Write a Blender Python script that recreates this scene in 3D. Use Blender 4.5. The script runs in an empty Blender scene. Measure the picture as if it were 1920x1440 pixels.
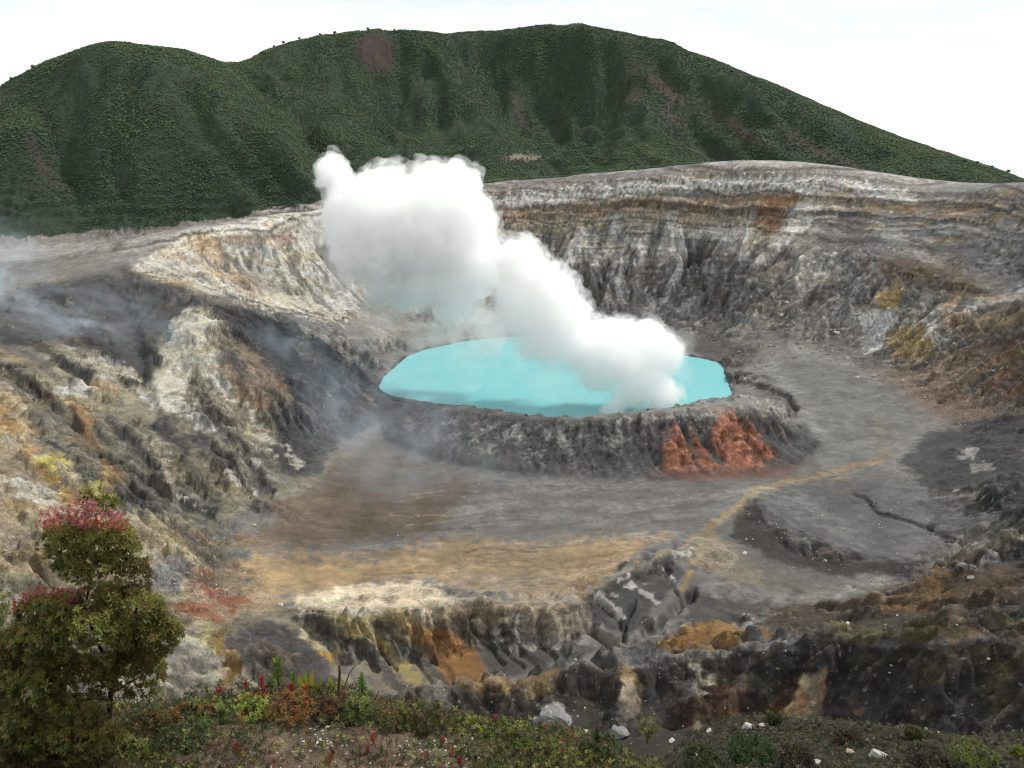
import bpy, bmesh, math, random, time
import numpy as np
T0 = time.time()
def log(*a): print('[%.1fs]' % (time.time() - T0), *a)

# ------------------------------------------------------------------ camera, world, sun, exposure
scene = bpy.context.scene
C = scene.collection
PITCH = math.radians(17.4)
FPX = 1663.0                       # focal length in pixels of a 1920 wide frame
CAMZ = 300.0
cam_d = bpy.data.cameras.new('camera')
cam = bpy.data.objects.new('camera', cam_d); C.objects.link(cam)
cam.location = (0, 0, CAMZ)
cam.rotation_euler = (math.pi / 2 - PITCH, 0, 0)
cam_d.sensor_width = 36; cam_d.lens = FPX / 1920 * 36
cam_d.clip_start = 0.1; cam_d.clip_end = 60000
scene.camera = cam

SUN_EL, SUN_AZ = math.radians(49), math.radians(60)       # azimuth measured from +Y (the view) towards +X
w = bpy.data.worlds.new('World'); scene.world = w; w.use_nodes = True
nt = w.node_tree; N = nt.nodes; L = nt.links
N.clear()
out = N.new('ShaderNodeOutputWorld'); bg = N.new('ShaderNodeBackground')
sky = N.new('ShaderNodeTexSky'); sky.sky_type = 'NISHITA'; sky.sun_disc = False
sky.sun_elevation = SUN_EL; sky.sun_rotation = SUN_AZ; sky.altitude = 2500
tc = N.new('ShaderNodeTexCoord'); sep = N.new('ShaderNodeSeparateXYZ'); L.new(tc.outputs['Generated'], sep.inputs[0])
# bright high cloud sheet over most of the sky: clouds are streaky, seen on the direction vector
mp = N.new('ShaderNodeMapping'); mp.inputs['Scale'].default_value = (2.2, 2.2, 15.0); mp.inputs['Location'].default_value = (0.35, 0.2, 0.6)
L.new(tc.outputs['Generated'], mp.inputs[0])
cn = N.new('ShaderNodeTexNoise'); cn.inputs['Scale'].default_value = 1.6; cn.inputs['Detail'].default_value = 7; cn.inputs['Roughness'].default_value = 0.55; cn.inputs['Distortion'].default_value = 0.4
L.new(mp.outputs[0], cn.inputs['Vector'])
cr = N.new('ShaderNodeMapRange'); cr.inputs['From Min'].default_value = 0.34; cr.inputs['From Max'].default_value = 0.50; cr.inputs['To Min'].default_value = 0.74; cr.inputs['To Max'].default_value = 1.0
L.new(cn.outputs['Fac'], cr.inputs['Value'])
mix = N.new('ShaderNodeMix'); mix.data_type = 'RGBA'
hz = N.new('ShaderNodeMapRange'); hz.inputs['From Min'].default_value = 0.0; hz.inputs['From Max'].default_value = -0.03; L.new(sep.outputs['Z'], hz.inputs['Value'])
mxf = N.new('ShaderNodeMath'); mxf.operation = 'MAXIMUM'; L.new(cr.outputs[0], mxf.inputs[0]); L.new(hz.outputs[0], mxf.inputs[1])
L.new(mxf.outputs[0], mix.inputs['Factor'])
L.new(sky.outputs[0], mix.inputs['A']); mix.inputs['B'].default_value = (10.6, 11.0, 11.0, 1)
# cloud white also fills everything below the horizon (a sea of cloud)
L.new(mix.outputs['Result'], bg.inputs['Color']); bg.inputs['Strength'].default_value = 0.1
L.new(bg.outputs[0], out.inputs[0])
sl = bpy.data.lights.new('sun', 'SUN'); sl.energy = 4.0; sl.angle = math.radians(4); sl.color = (1.0, 0.955, 0.89)
so = bpy.data.objects.new('sun', sl); C.objects.link(so)
so.rotation_euler = (math.pi / 2 - SUN_EL, 0, -SUN_AZ + math.pi)   # checked below
sd = (math.sin(SUN_AZ) * math.cos(SUN_EL), math.cos(SUN_AZ) * math.cos(SUN_EL), math.sin(SUN_EL))
import mathutils
so.rotation_euler = mathutils.Vector(sd).to_track_quat('Z', 'Y').to_euler()
scene.view_settings.view_transform = 'Standard'; scene.view_settings.look = 'None'
scene.view_settings.exposure = 0.0; scene.view_settings.gamma = 1.0
scene.view_settings.use_curve_mapping = False
cy = scene.cycles
cy.max_bounces = 16; cy.diffuse_bounces = 3; cy.glossy_bounces = 2; cy.transmission_bounces = 2; cy.volume_bounces = 14; cy.transparent_max_bounces = 12
cy.use_denoising = True; cy.use_adaptive_sampling = True; cy.adaptive_threshold = 0.02
cy.volume_step_rate = 1.0; cy.volume_max_steps = 256
cy.sample_clamp_indirect = 4; cy.pixel_filter_type = 'BLACKMAN_HARRIS'; cy.filter_width = 1.2; cy.denoising_prefilter = 'ACCURATE'

# ------------------------------------------------------------------ small maths
SP, CP = math.sin(PITCH), math.cos(PITCH)
def ray(px, py):
    u = (px - 960) / FPX; v = (720 - py) / FPX
    return np.array([u, CP + v * SP, -SP + v * CP])
def atD(px, py, D):                 # a photo direction carried out to the forward distance D
    d = ray(px, py); t = D / d[1]
    return np.array([d[0] * t, D, CAMZ + d[2] * t])
def atZ(px, py, z):
    d = ray(px, py); t = (z - CAMZ) / d[2]
    return np.array([d[0] * t, d[1] * t, z])

def _hash(ix, iy, seed):
    h = (ix.astype(np.int64) * 374761393 + iy.astype(np.int64) * 668265263 + seed * 2147483647) & 0xffffffff
    h = ((h ^ (h >> 13)) * 1274126177) & 0xffffffff
    h = ((h ^ (h >> 16)) * 2246822519) & 0xffffffff
    return (h ^ (h >> 15)) & 0xffff
def perlin(x, y, seed=0):
    x = np.asarray(x, np.float32); y = np.asarray(y, np.float32)
    x0 = np.floor(x); y0 = np.floor(y); fx = x - x0; fy = y - y0
    ix = x0.astype(np.int64); iy = y0.astype(np.int64)
    def g(i, j, dx, dy):
        a = _hash(i, j, seed).astype(np.float32) * np.float32(2 * math.pi / 65536)
        return np.cos(a) * dx + np.sin(a) * dy
    sx = fx * fx * fx * (fx * (fx * 6 - 15) + 10); sy = fy * fy * fy * (fy * (fy * 6 - 15) + 10)
    a = g(ix, iy, fx, fy); b = g(ix + 1, iy, fx - 1, fy); c = g(ix, iy + 1, fx, fy - 1); d = g(ix + 1, iy + 1, fx - 1, fy - 1)
    return (a + (b - a) * sx + (c - a) * sy + (a - b - c + d) * sx * sy) * 1.5
def fbm(x, y, octv=5, seed=0, gain=0.5, lac=2.03):
    s = 0; a = 1.0; f = 1.0
    for i in range(octv):
        s = s + a * perlin(x * f + 17.3 * i, y * f - 9.1 * i, seed + i); a *= gain; f *= lac
    return s
def ridged(x, y, octv=4, seed=0, gain=0.5, lac=2.1):     # 0..1, sharp crests
    s = 0; a = 1.0; f = 1.0; tot = 0
    for i in range(octv):
        s = s + a * (1 - np.abs(perlin(x * f + 11.7 * i, y * f + 5.3 * i, seed + i)) * 1.6); tot += a; a *= gain; f *= lac
    return s / tot
def cells(x, y, seed=0):              # F2 - F1: angular blocks with creases between them
    x = np.asarray(x, np.float32); y = np.asarray(y, np.float32); ix = np.floor(x).astype(np.int64); iy = np.floor(y).astype(np.int64)
    f1 = np.full(x.shape, 9, np.float32); f2 = f1.copy()
    for a in (-1, 0, 1):
        for b in (-1, 0, 1):
            h = _hash(ix + a, iy + b, seed); cx = ix + a + (h & 255) / 255.0; cyv = iy + b + (h >> 8) / 255.0
            d_ = np.hypot(x - cx, y - cyv).astype(np.float32); f2 = np.where(d_ < f1, f1, np.minimum(f2, d_)); f1 = np.minimum(f1, d_)
    return f2 - f1, f1
def smooth(a, b, x):
    t = np.clip((x - a) / (b - a), 0, 1); return t * t * (3 - 2 * t)

# ------------------------------------------------------------------ the lie of the land: surveyed points (photo x, photo y, distance ahead)
P = []
def pt(*a):
    for q in a: P.append(atD(*q))
def line(pts, n=5):
    for a, b in zip(pts[:-1], pts[1:]):
        for k in range(n):
            t = k / n; P.append(atD(*[a[i] + (b[i] - a[i]) * t for i in range(3)]))
    P.append(atD(*pts[-1]))
def lineW(pts, n=5):                # polyline in world coordinates
    for a, b in zip(pts[:-1], pts[1:]):
        for k in range(n):
            t = k / n; P.append(np.array([a[i] + (b[i] - a[i]) * t for i in range(3)]))
    P.append(np.array(pts[-1], float))
# mountain skyline
line([(-160, 260, 1750), (0, 155, 1750), (60, 120, 1740), (130, 98, 1720), (200, 90, 1700), (260, 95, 1720), (340, 103, 1780), (400, 110, 1850), (440, 115, 2050), (500, 93, 2150), (560, 75, 2200),
      (620, 62, 2200), (700, 53, 2220), (780, 60, 2250), (850, 62, 2280), (960, 55, 2280), (1060, 50, 2240), (1130, 50, 2200), (1165, 58, 2170), (1200, 77, 2150), (1250, 83, 2120), (1310, 118, 2080),
      (1400, 148, 2020), (1500, 192, 1960), (1600, 240, 1900), (1700, 278, 1850), (1800, 305, 1780), (1880, 320, 1730), (1940, 345, 1700), (2100, 420, 1650)], 3)
# behind the skyline the ground falls away
for a in [(-1400, 2400), (-700, 2500), (-200, 2800), (300, 2850), (900, 2750), (1500, 2500)]: P.append(np.array([a[0], a[1], 60.0]))
for a in [(-2000, 3200), (-800, 3400), (0, 3500), (1000, 3500), (2300, 3200), (2300, 2200), (-2000, 2200)]: P.append(np.array([a[0], a[1], -150.0]))
# mountain faces
line([(340, 105, 1780), (400, 150, 1690), (450, 205, 1620), (520, 270, 1560), (600, 330, 1500), (650, 365, 1490)], 3)
line([(200, 92, 1690), (230, 180, 1610), (250, 300, 1520), (280, 400, 1460)], 3)
line([(440, 120, 2000), (500, 180, 1880), (560, 240, 1760), (620, 300, 1680), (680, 345, 1600)], 3)    # valley between the two hills
line([(30, 240, 1560), (75, 270, 1555), (120, 330, 1530), (150, 370, 1500)], 2)
line([(620, 70, 2180), (640, 150, 2050), (660, 230, 1920), (700, 290, 1760)], 2)
line([(720, 60, 2210), (740, 150, 2130), (760, 230, 1990)], 2)
line([(850, 70, 2260), (850, 150, 2130), (880, 230, 1960), (900, 300, 1700)], 2)
line([(930, 110, 2240), (960, 170, 2150), (1000, 220, 2030), (1060, 265, 1880)], 2)
line([(1000, 90, 2230), (1060, 150, 2150), (1080, 220, 2010), (1090, 262, 1880)], 2)
line([(1130, 55, 2180), (1170, 110, 2080), (1200, 170, 1970), (1210, 230, 1860), (1215, 275, 1740), (1180, 305, 1650), (1110, 328, 1600)], 4)   # the spur right of the bowl
line([(1165, 58, 2170), (1240, 150, 2040), (1300, 230, 1900), (1350, 290, 1730)], 3)
line([(1300, 118, 2080), (1400, 200, 1930), (1500, 270, 1790), (1560, 310, 1660)], 3)
line([(1500, 195, 1950), (1600, 270, 1820), (1700, 320, 1660)], 2)
pt((1750, 330, 1640), (1850, 340, 1600), (100, 200, 1640), (60, 330, 1500), (380, 260, 1560), (470, 330, 1490), (800, 290, 1720), (-100, 400, 1450), (1950, 385, 1560))
pt((1000, 290, 1720), (1080, 285, 1740), (950, 310, 1650))
# foot of the forest, ash plain and the rim of the crater
line([(-120, 460, 1350), (0, 445, 1390), (120, 440, 1420), (300, 425, 1450), (440, 405, 1480), (600, 375, 1540), (750, 350, 1580), (910, 334, 1600), (1080, 326, 1610), (1250, 322, 1600)], 3)
pt((1500, 322, 1560), (1650, 340, 1520), (1800, 360, 1480), (1930, 375, 1440))
line([(600, 400, 1370), (700, 392, 1400), (800, 380, 1420), (920, 368, 1440), (1050, 352, 1450), (1200, 338, 1440), (1300, 327, 1425), (1380, 318, 1405), (1460, 313, 1385), (1560, 320, 1350), (1650, 338, 1310),
      (1740, 352, 1270), (1800, 356, 1240), (1860, 350, 1190), (1930, 352, 1140), (2050, 370, 1060)], 4)
line([(600, 400, 1370), (560, 402, 1330), (500, 412, 1290), (450, 425, 1250), (400, 433, 1210), (345, 438, 1170), (300, 465, 1100), (270, 490, 1050), (190, 510, 1000), (100, 526, 960), (0, 547, 900), (-100, 560, 860)], 4)
line([(-100, 510, 1120), (0, 490, 1180), (150, 478, 1240), (300, 458, 1300), (430, 428, 1370), (560, 405, 1440)], 2)
# far wall
line([(940, 480, 1375), (1060, 470, 1372), (1200, 460, 1365), (1300, 450, 1345), (1400, 430, 1310), (1480, 400, 1300)], 3)
line([(700, 560, 1290), (850, 560, 1290), (1000, 560, 1290), (1120, 570, 1270), (1250, 590, 1240), (1330, 580, 1215)], 3)
line([(760, 640, 1180), (850, 628, 1210), (950, 622, 1225), (1100, 620, 1225), (1200, 630, 1200), (1290, 660, 1125)], 3)
# promontory above the right flat
line([(1480, 400, 1300), (1540, 365, 1310), (1500, 440, 1250), (1440, 500, 1210), (1400, 560, 1170)], 2)
pt((1600, 420, 1240), (1560, 500, 1160), (1640, 470, 1150), (1700, 440, 1170), (1500, 560, 1130), (1450, 610, 1100), (1380, 640, 1090))
pt((1800, 450, 1120), (1900, 420, 1090), (1750, 500, 1080), (1850, 500, 1040), (1920, 520, 1000))
line([(1640, 520, 1100), (1720, 530, 1060), (1820, 545, 1010), (1900, 555, 960)], 2)
line([(1600, 590, 1060), (1700, 600, 1000), (1800, 610, 940), (1920, 600, 880)], 2)
line([(1550, 640, 1040), (1620, 670, 990), (1700, 700, 920), (1730, 740, 860), (1760, 780, 810)], 3)
pt((1800, 650, 900), (1780, 690, 880), (1900, 660, 850), (1900, 740, 780), (1830, 730, 820), (1920, 820, 690), (1850, 830, 700), (1780, 830, 730))
pt((2100, 560, 850), (2150, 700, 700), (2150, 850, 560))
# lake basin
LAKE_Z = 0.0
shore = [(710, 727), (722, 705), (742, 688), (765, 668), (800, 655), (835, 648), (870, 640), (950, 632), (1050, 628), (1150, 632), (1220, 645), (1285, 667), (1325, 674), (1352, 682), (1358, 700), (1366, 722), (1372, 742),
         (1330, 752), (1290, 756), (1220, 775), (1150, 796), (1080, 797), (1000, 783), (900, 767), (830, 757), (760, 747), (725, 738)]
shoreW = np.array([atZ(x, y, 0.0)[:2] for x, y in shore])
for q in shoreW: P.append(np.array([q[0], q[1], 0.5]))
cen = shoreW.mean(0)
for k in (0.85, 0.6, 0.3):
    for q in shoreW[::2]:
        v = cen + (q - cen) * k; P.append(np.array([v[0], v[1], -14.0 - 12 * (0.85 - k)]))
# dome rim in front of the lake
line([(735, 752, 880), (790, 757, 845), (860, 763, 815), (920, 770, 790), (1000, 783, 760), (1060, 790, 742), (1110, 796, 732), (1150, 793, 730), (1190, 785, 734), (1260, 779, 738), (1340, 777, 745), (1430, 777, 755), (1470, 784, 770)], 5)
line([(1185, 772, 752), (1260, 756, 785), (1340, 746, 800), (1420, 744, 815), (1460, 752, 810)], 3)
line([(700, 800, 805), (760, 845, 748), (850, 866, 715), (950, 882, 694), (1100, 889, 686), (1200, 893, 684), (1300, 890, 688), (1400, 886, 694), (1470, 866, 722), (1520, 836, 758), (1540, 800, 800)], 4)
# right shore cliff and flat
line([(1362, 690, 985), (1380, 706, 955), (1425, 718, 930), (1470, 735, 895), (1492, 762, 850)], 3)
pt((1400, 680, 1010), (1440, 690, 985), (1500, 700, 960), (1600, 730, 890), (1550, 760, 850), (1550, 830, 760), (1620, 780, 820), (1650, 850, 735), (1700, 830, 750), (1560, 880, 700))
line([(1320, 662, 1060), (1370, 670, 1030)], 2)
# crater floor
pt((900, 900, 674), (1100, 910, 664), (1300, 905, 668), (1400, 905, 670), (640, 850, 738), (750, 870, 714), (700, 920, 655), (850, 950, 622), (1000, 950, 622), (1200, 950, 622), (600, 960, 612), (520, 1000, 570), (700, 1000, 575),
   (900, 1000, 575), (1100, 1000, 577), (1250, 1000, 580), (600, 1060, 516), (800, 1060, 516), (1000, 1060, 518), (1130, 1060, 520), (520, 1110, 478), (700, 1110, 476), (900, 1110, 476), (1030, 1110, 480), (460, 1060, 520))
line([(530, 1148, 445), (620, 1156, 437), (700, 1156, 437), (800, 1158, 437), (900, 1162, 437), (1000, 1152, 442), (1060, 1140, 450), (1100, 1110, 470), (1150, 1080, 490), (1200, 1060, 505), (1250, 1035, 525), (1290, 1020, 540)], 5)
# left wall
line([(190, 510, 1000), (240, 515, 965), (300, 535, 945), (360, 557, 915), (420, 582, 905), (500, 602, 915), (600, 640, 905), (680, 690, 885), (720, 735, 880)], 4)
line([(360, 557, 915), (400, 600, 850), (412, 650, 800), (390, 710, 740), (360, 770, 690), (390, 820, 655), (450, 870, 620), (480, 925, 590)], 3)
line([(230, 570, 890), (250, 640, 805), (268, 715, 735), (290, 780, 695)], 3)
line([(420, 720, 760), (500, 720, 770), (550, 770, 745)], 2)
line([(640, 700, 845), (640, 760, 800), (628, 820, 768), (606, 880, 700), (560, 915, 650), (500, 933, 620), (440, 962, 590), (500, 985, 575), (420, 1035, 535), (440, 1075, 505)], 4)
pt((430, 660, 835), (540, 680, 850), (560, 820, 735), (500, 800, 715), (470, 760, 735), (330, 660, 790), (340, 860, 625), (400, 930, 590))
line([(450, 520, 1190), (500, 550, 1150), (580, 590, 1110), (660, 620, 1090), (740, 640, 1080)], 3)
line([(430, 470, 1200), (520, 470, 1240), (620, 480, 1300)], 2)
pt((0, 600, 830), (100, 600, 840), (180, 600, 850), (0, 680, 700), (100, 680, 720), (190, 690, 720), (60, 740, 640), (150, 760, 640), (200, 790, 630), (100, 830, 570), (0, 800, 560), (200, 870, 560), (270, 850, 590), (0, 880, 480), (100, 920, 480), (230, 930, 510), (300, 960, 520), (0, 960, 420), (120, 1000, 430), (250, 1030, 450), (340, 1030, 490), (380, 1080, 470), (320, 1100, 425), (0, 1050, 350), (150, 1100, 365), (430, 1140, 435), (440, 1100, 470), (350, 1160, 385))
pt((-250, 620, 700), (-250, 800, 480), (-250, 1000, 330), (-250, 1200, 240), (-250, 1400, 190))
# the ravine in front of the floor
line([(420, 1185, 405), (430, 1250, 350), (440, 1320, 310)], 2)
line([(500, 1220, 395), (560, 1290, 400), (640, 1298, 410), (740, 1302, 412), (850, 1300, 413), (940, 1292, 416), (1000, 1262, 420), (1080, 1232, 428), (1150, 1210, 434)], 4)
pt((300, 1180, 370), (330, 1250, 320), (300, 1330, 270), (200, 1250, 270), (100, 1300, 220))
pt((1080, 1185, 441))
# knoll and gully right of the ravine
line([(1160, 1195, 440), (1180, 1165, 452), (1230, 1130, 470), (1275, 1100, 490), (1310, 1060, 515)], 3)
line([(1230, 1225, 405), (1290, 1178, 425), (1340, 1175, 430), (1400, 1195, 415)], 3)
# hollow, platform and scarp on the right
line([(1368, 965, 603), (1380, 990, 586), (1400, 1012, 568), (1440, 1038, 549), (1510, 1062, 530), (1600, 1074, 519), (1700, 1066, 513)], 5)
line([(1425, 928, 626), (1440, 945, 606), (1455, 970, 586), (1490, 1000, 560), (1560, 1028, 538), (1640, 1040, 532), (1740, 1042, 531)], 6)
pt((1600, 960, 618), (1550, 920, 655), (1700, 960, 610), (1800, 990, 570), (1680, 900, 660), (1850, 920, 590))
line([(1350, 1030, 540), (1380, 1070, 522), (1450, 1085, 518), (1550, 1105, 506), (1650, 1108, 500)], 3)
pt((1330, 1120, 470), (1400, 1130, 460), (1480, 1130, 462))
line([(1920, 1000, 450), (1840, 1040, 440), (1750, 1080, 435), (1620, 1125, 430), (1500, 1155, 425), (1420, 1175, 420)], 4)
pt((1900, 1080, 385), (1900, 1150, 330), (1800, 1130, 370), (1700, 1160, 380), (1600, 1165, 395), (1750, 1190, 345), (1600, 1186, 375), (1500, 1186, 395), (1920, 950, 500), (2100, 1000, 400), (2150, 1200, 260))
# near ridge and its face
line([(480, 1330, 280), (560, 1310, 285), (640, 1292, 295), (740, 1286, 305), (850, 1290, 315), (950, 1286, 325), (1000, 1262, 335), (1050, 1245, 340), (1140, 1236, 345), (1200, 1240, 345), (1300, 1230, 342), (1400, 1212, 340), (1530, 1192, 325), (1600, 1190, 315), (1750, 1208, 290), (1900, 1212, 270), (2050, 1200, 250)], 5)
line([(480, 1400, 258), (640, 1390, 276), (850, 1390, 296), (1000, 1400, 302), (1200, 1400, 312), (1400, 1390, 306), (1600, 1390, 284), (1750, 1390, 260), (1900, 1390, 240), (2050, 1390, 222)], 4)
pt((1530, 1290, 306), (1150, 1320, 326), (1750, 1300, 272), (1900, 1300, 253), (900, 1340, 306))
# from the lookout the ground first drops away steeply
for x in (-160, -110, -60, -20, 20, 60, 100):
    P.append(np.array([x, 200.0, 70.0])); P.append(np.array([x, 120, 130.0]))
for x in (150, 210): P.append(np.array([x, 150.0, 120.0]))
P.append(np.array([-240, 150, 170.0])); P.append(np.array([-240., 80., 230]))
line([(1150, 1470, 38), (1300, 1440, 44), (1500, 1432, 46), (1700, 1430, 47), (1920, 1420, 48)], 2)
line([(1250, 1420, 52), (1400, 1400, 55), (1600, 1402, 56), (1800, 1400, 57), (2000, 1395, 57)], 2)
line([(1150, 1440, 46), (1250, 1400, 58), (1300, 1368, 66), (1345, 1356, 70), (1420, 1362, 70), (1500, 1372, 68), (1600, 1378, 68), (1700, 1390, 66), (1800, 1384, 66), (1920, 1372, 66), (2060, 1360, 66)], 3)
line([(1200, 1500, 30), (1500, 1480, 36), (1920, 1470, 38), (2100, 1470, 38)], 2)
for x in (-50, -25, 0): P.append(np.array([x, 40.0, 232.0]))
for x in (-80, -20, 25, 60): P.append(np.array([x, 90., 165.0]))
for x in (-40, 0, 40): P.append(np.array([x, 10., 290. if x > 20 else 282]))
for x in (0, 60): P.append(np.array([x, -40., 300.]))
P = np.array(P, float)
# drop points that sit on top of each other
keep = []
for i, q in enumerate(P):
    tol = 2.0 + 0.006 * q[1]
    if all((q[0] - P[j][0]) ** 2 + (q[1] - P[j][1]) ** 2 > tol * tol for j in keep): keep.append(i)
P = P[keep]
log('survey points', len(P))
d = np.hypot(P[:, None, 0] - P[None, :, 0], P[:, None, 1] - P[None, :, 1])
n = len(P); A = np.zeros((n + 3, n + 3)); A[:n, :n] = -d - np.eye(n) * 0.4; A[:n, n] = 1; A[:n, n + 1:] = P[:, :2] / 1000; A[n:, :n] = A[:n, n:].T
sol = np.linalg.solve(A, np.concatenate([P[:, 2], [0, 0, 0]]))
def rbf(x, y):
    x = np.asarray(x, np.float32).ravel(); y = np.asarray(y, np.float32).ravel(); o = np.empty(len(x), np.float32)
    px = P[:, 0].astype(np.float32); py = P[:, 1].astype(np.float32); c = sol[:n].astype(np.float32)
    for s in range(0, len(x), 20000):
        xs = x[s:s + 20000, None] - px; ys = y[s:s + 20000, None] - py
        o[s:s + 20000] = -np.sqrt(xs * xs + ys * ys) @ c
    return o + np.float32(sol[n]) + x / 1000 * np.float32(sol[n + 1]) + y / 1000 * np.float32(sol[n + 2])

def inpoly(x, y, poly):
    c = np.zeros(x.shape, bool); n_ = len(poly); j = n_ - 1
    for i in range(n_):
        xi, yi = poly[i]; xj, yj = poly[j]
        c ^= ((yi > y) != (yj > y)) & (x < (xj - xi) * (y - yi) / (yj - yi + 1e-12) + xi); j = i
    return c
def polydist(x, y, poly, closed=True):
    dd = np.full(x.shape, 1e9, np.float32); m = len(poly)
    for i in range(m if closed else m - 1):
        ax, ay = poly[i]; bx, by = poly[(i + 1) % m]; ex, ey = bx - ax, by - ay
        t = np.clip(((x - ax) * ex + (y - ay) * ey) / (ex * ex + ey * ey + 1e-9), 0, 1)
        dd = np.minimum(dd, np.hypot(x - ax - t * ex, y - ay - t * ey))
    return dd
class Grid:                          # a height raster with cubic lookup
    def __init__(s, x0, x1, y0, y1, st, coarse):
        s.x0, s.y0, s.st = x0, y0, st
        s.nx = int((x1 - x0) / st) + 1; s.ny = int((y1 - y0) / st) + 1
        cx = np.arange(x0, x1 + coarse * 2, coarse); cyy = np.arange(y0, y1 + coarse * 2, coarse)
        X, Y = np.meshgrid(cx, cyy); Z = rbf(X, Y).reshape(X.shape)
        s.X, s.Y = np.meshgrid(x0 + np.arange(s.nx) * st, y0 + np.arange(s.ny) * st)
        s.Z = cubic(Z, (s.X - x0) / coarse, (s.Y - y0) / coarse)
    def at(s, x, y, A=None):
        return cubic(s.Z if A is None else A, (x - s.x0) / s.st, (y - s.y0) / s.st)
def cubic(Z, u, v):
    ny, nx = Z.shape
    u = np.clip(u, 1, nx - 3.001); v = np.clip(v, 1, ny - 3.001)
    i = np.floor(u).astype(np.int32); j = np.floor(v).astype(np.int32); fu = (u - i).astype(np.float32); fv = (v - j).astype(np.float32)
    def wts(t):                      # B-spline: smooth, no overshoot
        return ((1 - t) ** 3 / 6, (3 * t ** 3 - 6 * t ** 2 + 4) / 6, (-3 * t ** 3 + 3 * t ** 2 + 3 * t + 1) / 6, t ** 3 / 6)
    wu = wts(fu); wv = wts(fv); o = 0; Zf = Z.ravel().astype(np.float32)
    for a in range(4):
        for b in range(4):
            o = o + Zf[(j + a - 1) * nx + (i + b - 1)] * (wu[b] * wv[a])
    return o
G = Grid(-1000, 1000, 200, 1560, 2.0, 5.0)
log('crater raster', G.Z.shape)
lake_c = (cen[0], cen[1])
# --- relief: gullies, flutes and roughness grow with steepness
gy, gx = np.gradient(G.Z, G.st); S0 = np.hypot(gx, gy)
steep = smooth(0.22, 0.75, S0)
tame = [(640, 835), (760, 868), (900, 885), (1200, 897), (1480, 880), (1520, 830), (1500, 770), (1450, 700), (1400, 670), (1560, 650), (1700, 770), (1730, 800), (1700, 860), (1800, 900), (1830, 980), (1740, 1040), (1700, 1100), (1500, 1120), (1330, 1090), (1290, 1030), (1130, 1110), (1060, 1142), (800, 1160), (530, 1150), (430, 1070), (500, 985), (440, 950), (600, 895)]
tameW = np.array([atZ(x, y, 8.0)[:2] for x, y in tame]); td = polydist(G.X, G.Y, tameW) * np.where(inpoly(G.X, G.Y, tameW), -1, 1)
wild = smooth(0, 45, td) * smooth(1010, 930, G.Y)
steep = np.maximum(steep, 0.42 * wild) * smooth(-25, 12, np.where(G.Y < 1000, td, 99))
# water cannot rise over the flat floor
rx, ry = G.X - lake_c[0], G.Y - lake_c[1]; rr = np.hypot(rx, ry); th = np.arctan2(ry, rx)
wx = fbm(G.X / 90, G.Y / 90, 3, 5) * 14; wy = fbm(G.X / 90, G.Y / 90, 3, 9) * 14
far = smooth(1040, 1150, G.Y)
def lic(Zs, noise, steps, st=1.0):   # smear a noise raster down the fall line, so that rills and streaks follow the slope
    gy_, gx_ = np.gradient(Zs); m_ = np.hypot(gx_, gy_) + 1e-4; ux = (-gx_ / m_).astype(np.float32); uy = (-gy_ / m_).astype(np.float32); ny, nx = Zs.shape
    J, I = np.mgrid[0:ny, 0:nx].astype(np.float32); acc = noise.astype(np.float32) * 1.0; wt = 1.0
    for sg in (1, -1):
        x = I.copy(); y = J.copy()
        for k in range(steps):
            q = np.clip(y + .5, 0, ny - 1).astype(np.int32) * nx + np.clip(x + .5, 0, nx - 1).astype(np.int32)
            x += sg * st * ux.ravel()[q]; y += sg * st * uy.ravel()[q]
            q = np.clip(y + .5, 0, ny - 1).astype(np.int32) * nx + np.clip(x + .5, 0, nx - 1).astype(np.int32)
            acc += noise.ravel()[q]; wt += 1
    acc /= wt; acc -= acc.mean(); return np.clip(acc / acc.std(), -2.5, 2.5)
def nblur(a, n_):
    for _ in range(n_): a = blur(a)
    return a
def blur(a):
    a = np.pad(a, 1, mode='edge'); a = (a[:-2] + 2 * a[1:-1] + a[2:]) / 4; return (a[:, :-2] + 2 * a[:, 1:-1] + a[:, 2:]) / 4
# spurs and buttresses
spur = ridged((G.X + 2 * wx) / 120, (G.Y + 2 * wy) / 120, 3, 3, 0.45) - 0.62
upper = smooth(105, 135, G.Z) * smooth(1000, 1150, G.Y)
domeq = np.exp(-((np.hypot((G.X - lake_c[0]) / 1.0, (G.Y - lake_c[1]) / 0.98) - 225) / 75) ** 2) * smooth(960, 880, G.Y)
steep = steep * (1 - 0.8 * domeq)
G.Z += steep * spur * 34 * (1 - 0.6 * upper) * (1 - 0.65 * smooth(1010, 930, G.Y))
wl = smooth(1010, 930, G.Y); sg_ = np.tanh((G.X + 20) / 60)       # -1 on the left side, +1 on the right: ribs run down towards the floor
G.Z += (0.10 + steep) * (ridged((G.X + wx) / 46, (G.Y + wy) / 46, 4, 6) - 0.62) * 13 * (1 - 0.6 * upper) * (1 - 0.8 * wl)
du = (G.X + 1.2 * wx) * 0.93 + sg_ * (G.Y + wy) * 0.36; dv = -sg_ * (G.X + 1.2 * wx) * 0.36 + (G.Y + 1.2 * wy) * 0.93
G.Z += wl * (0.08 + steep) * ((ridged(du / 190, dv / 44, 4, 16, 0.5) - 0.62) * 22 + (ridged(du / 70, dv / 15, 3, 26, 0.5) - 0.62) * 6)
rngw = np.random.default_rng(5)
Zs = nblur(G.Z, 10)
licA = blur(lic(Zs, nblur(rngw.standard_normal(G.Z.shape), 12), 34))       # gullies some 15 m apart
licB = lic(Zs, nblur(rngw.standard_normal(G.Z.shape), 2), 18)               # rills some 5 m apart
gA = 1 - np.abs(licA)                                                        # sharp crested
G.Z += steep * (1 - 0.85 * upper) * (gA * 3.8) + steep * (1 - 0.6 * upper) * licB * 0.9
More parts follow.
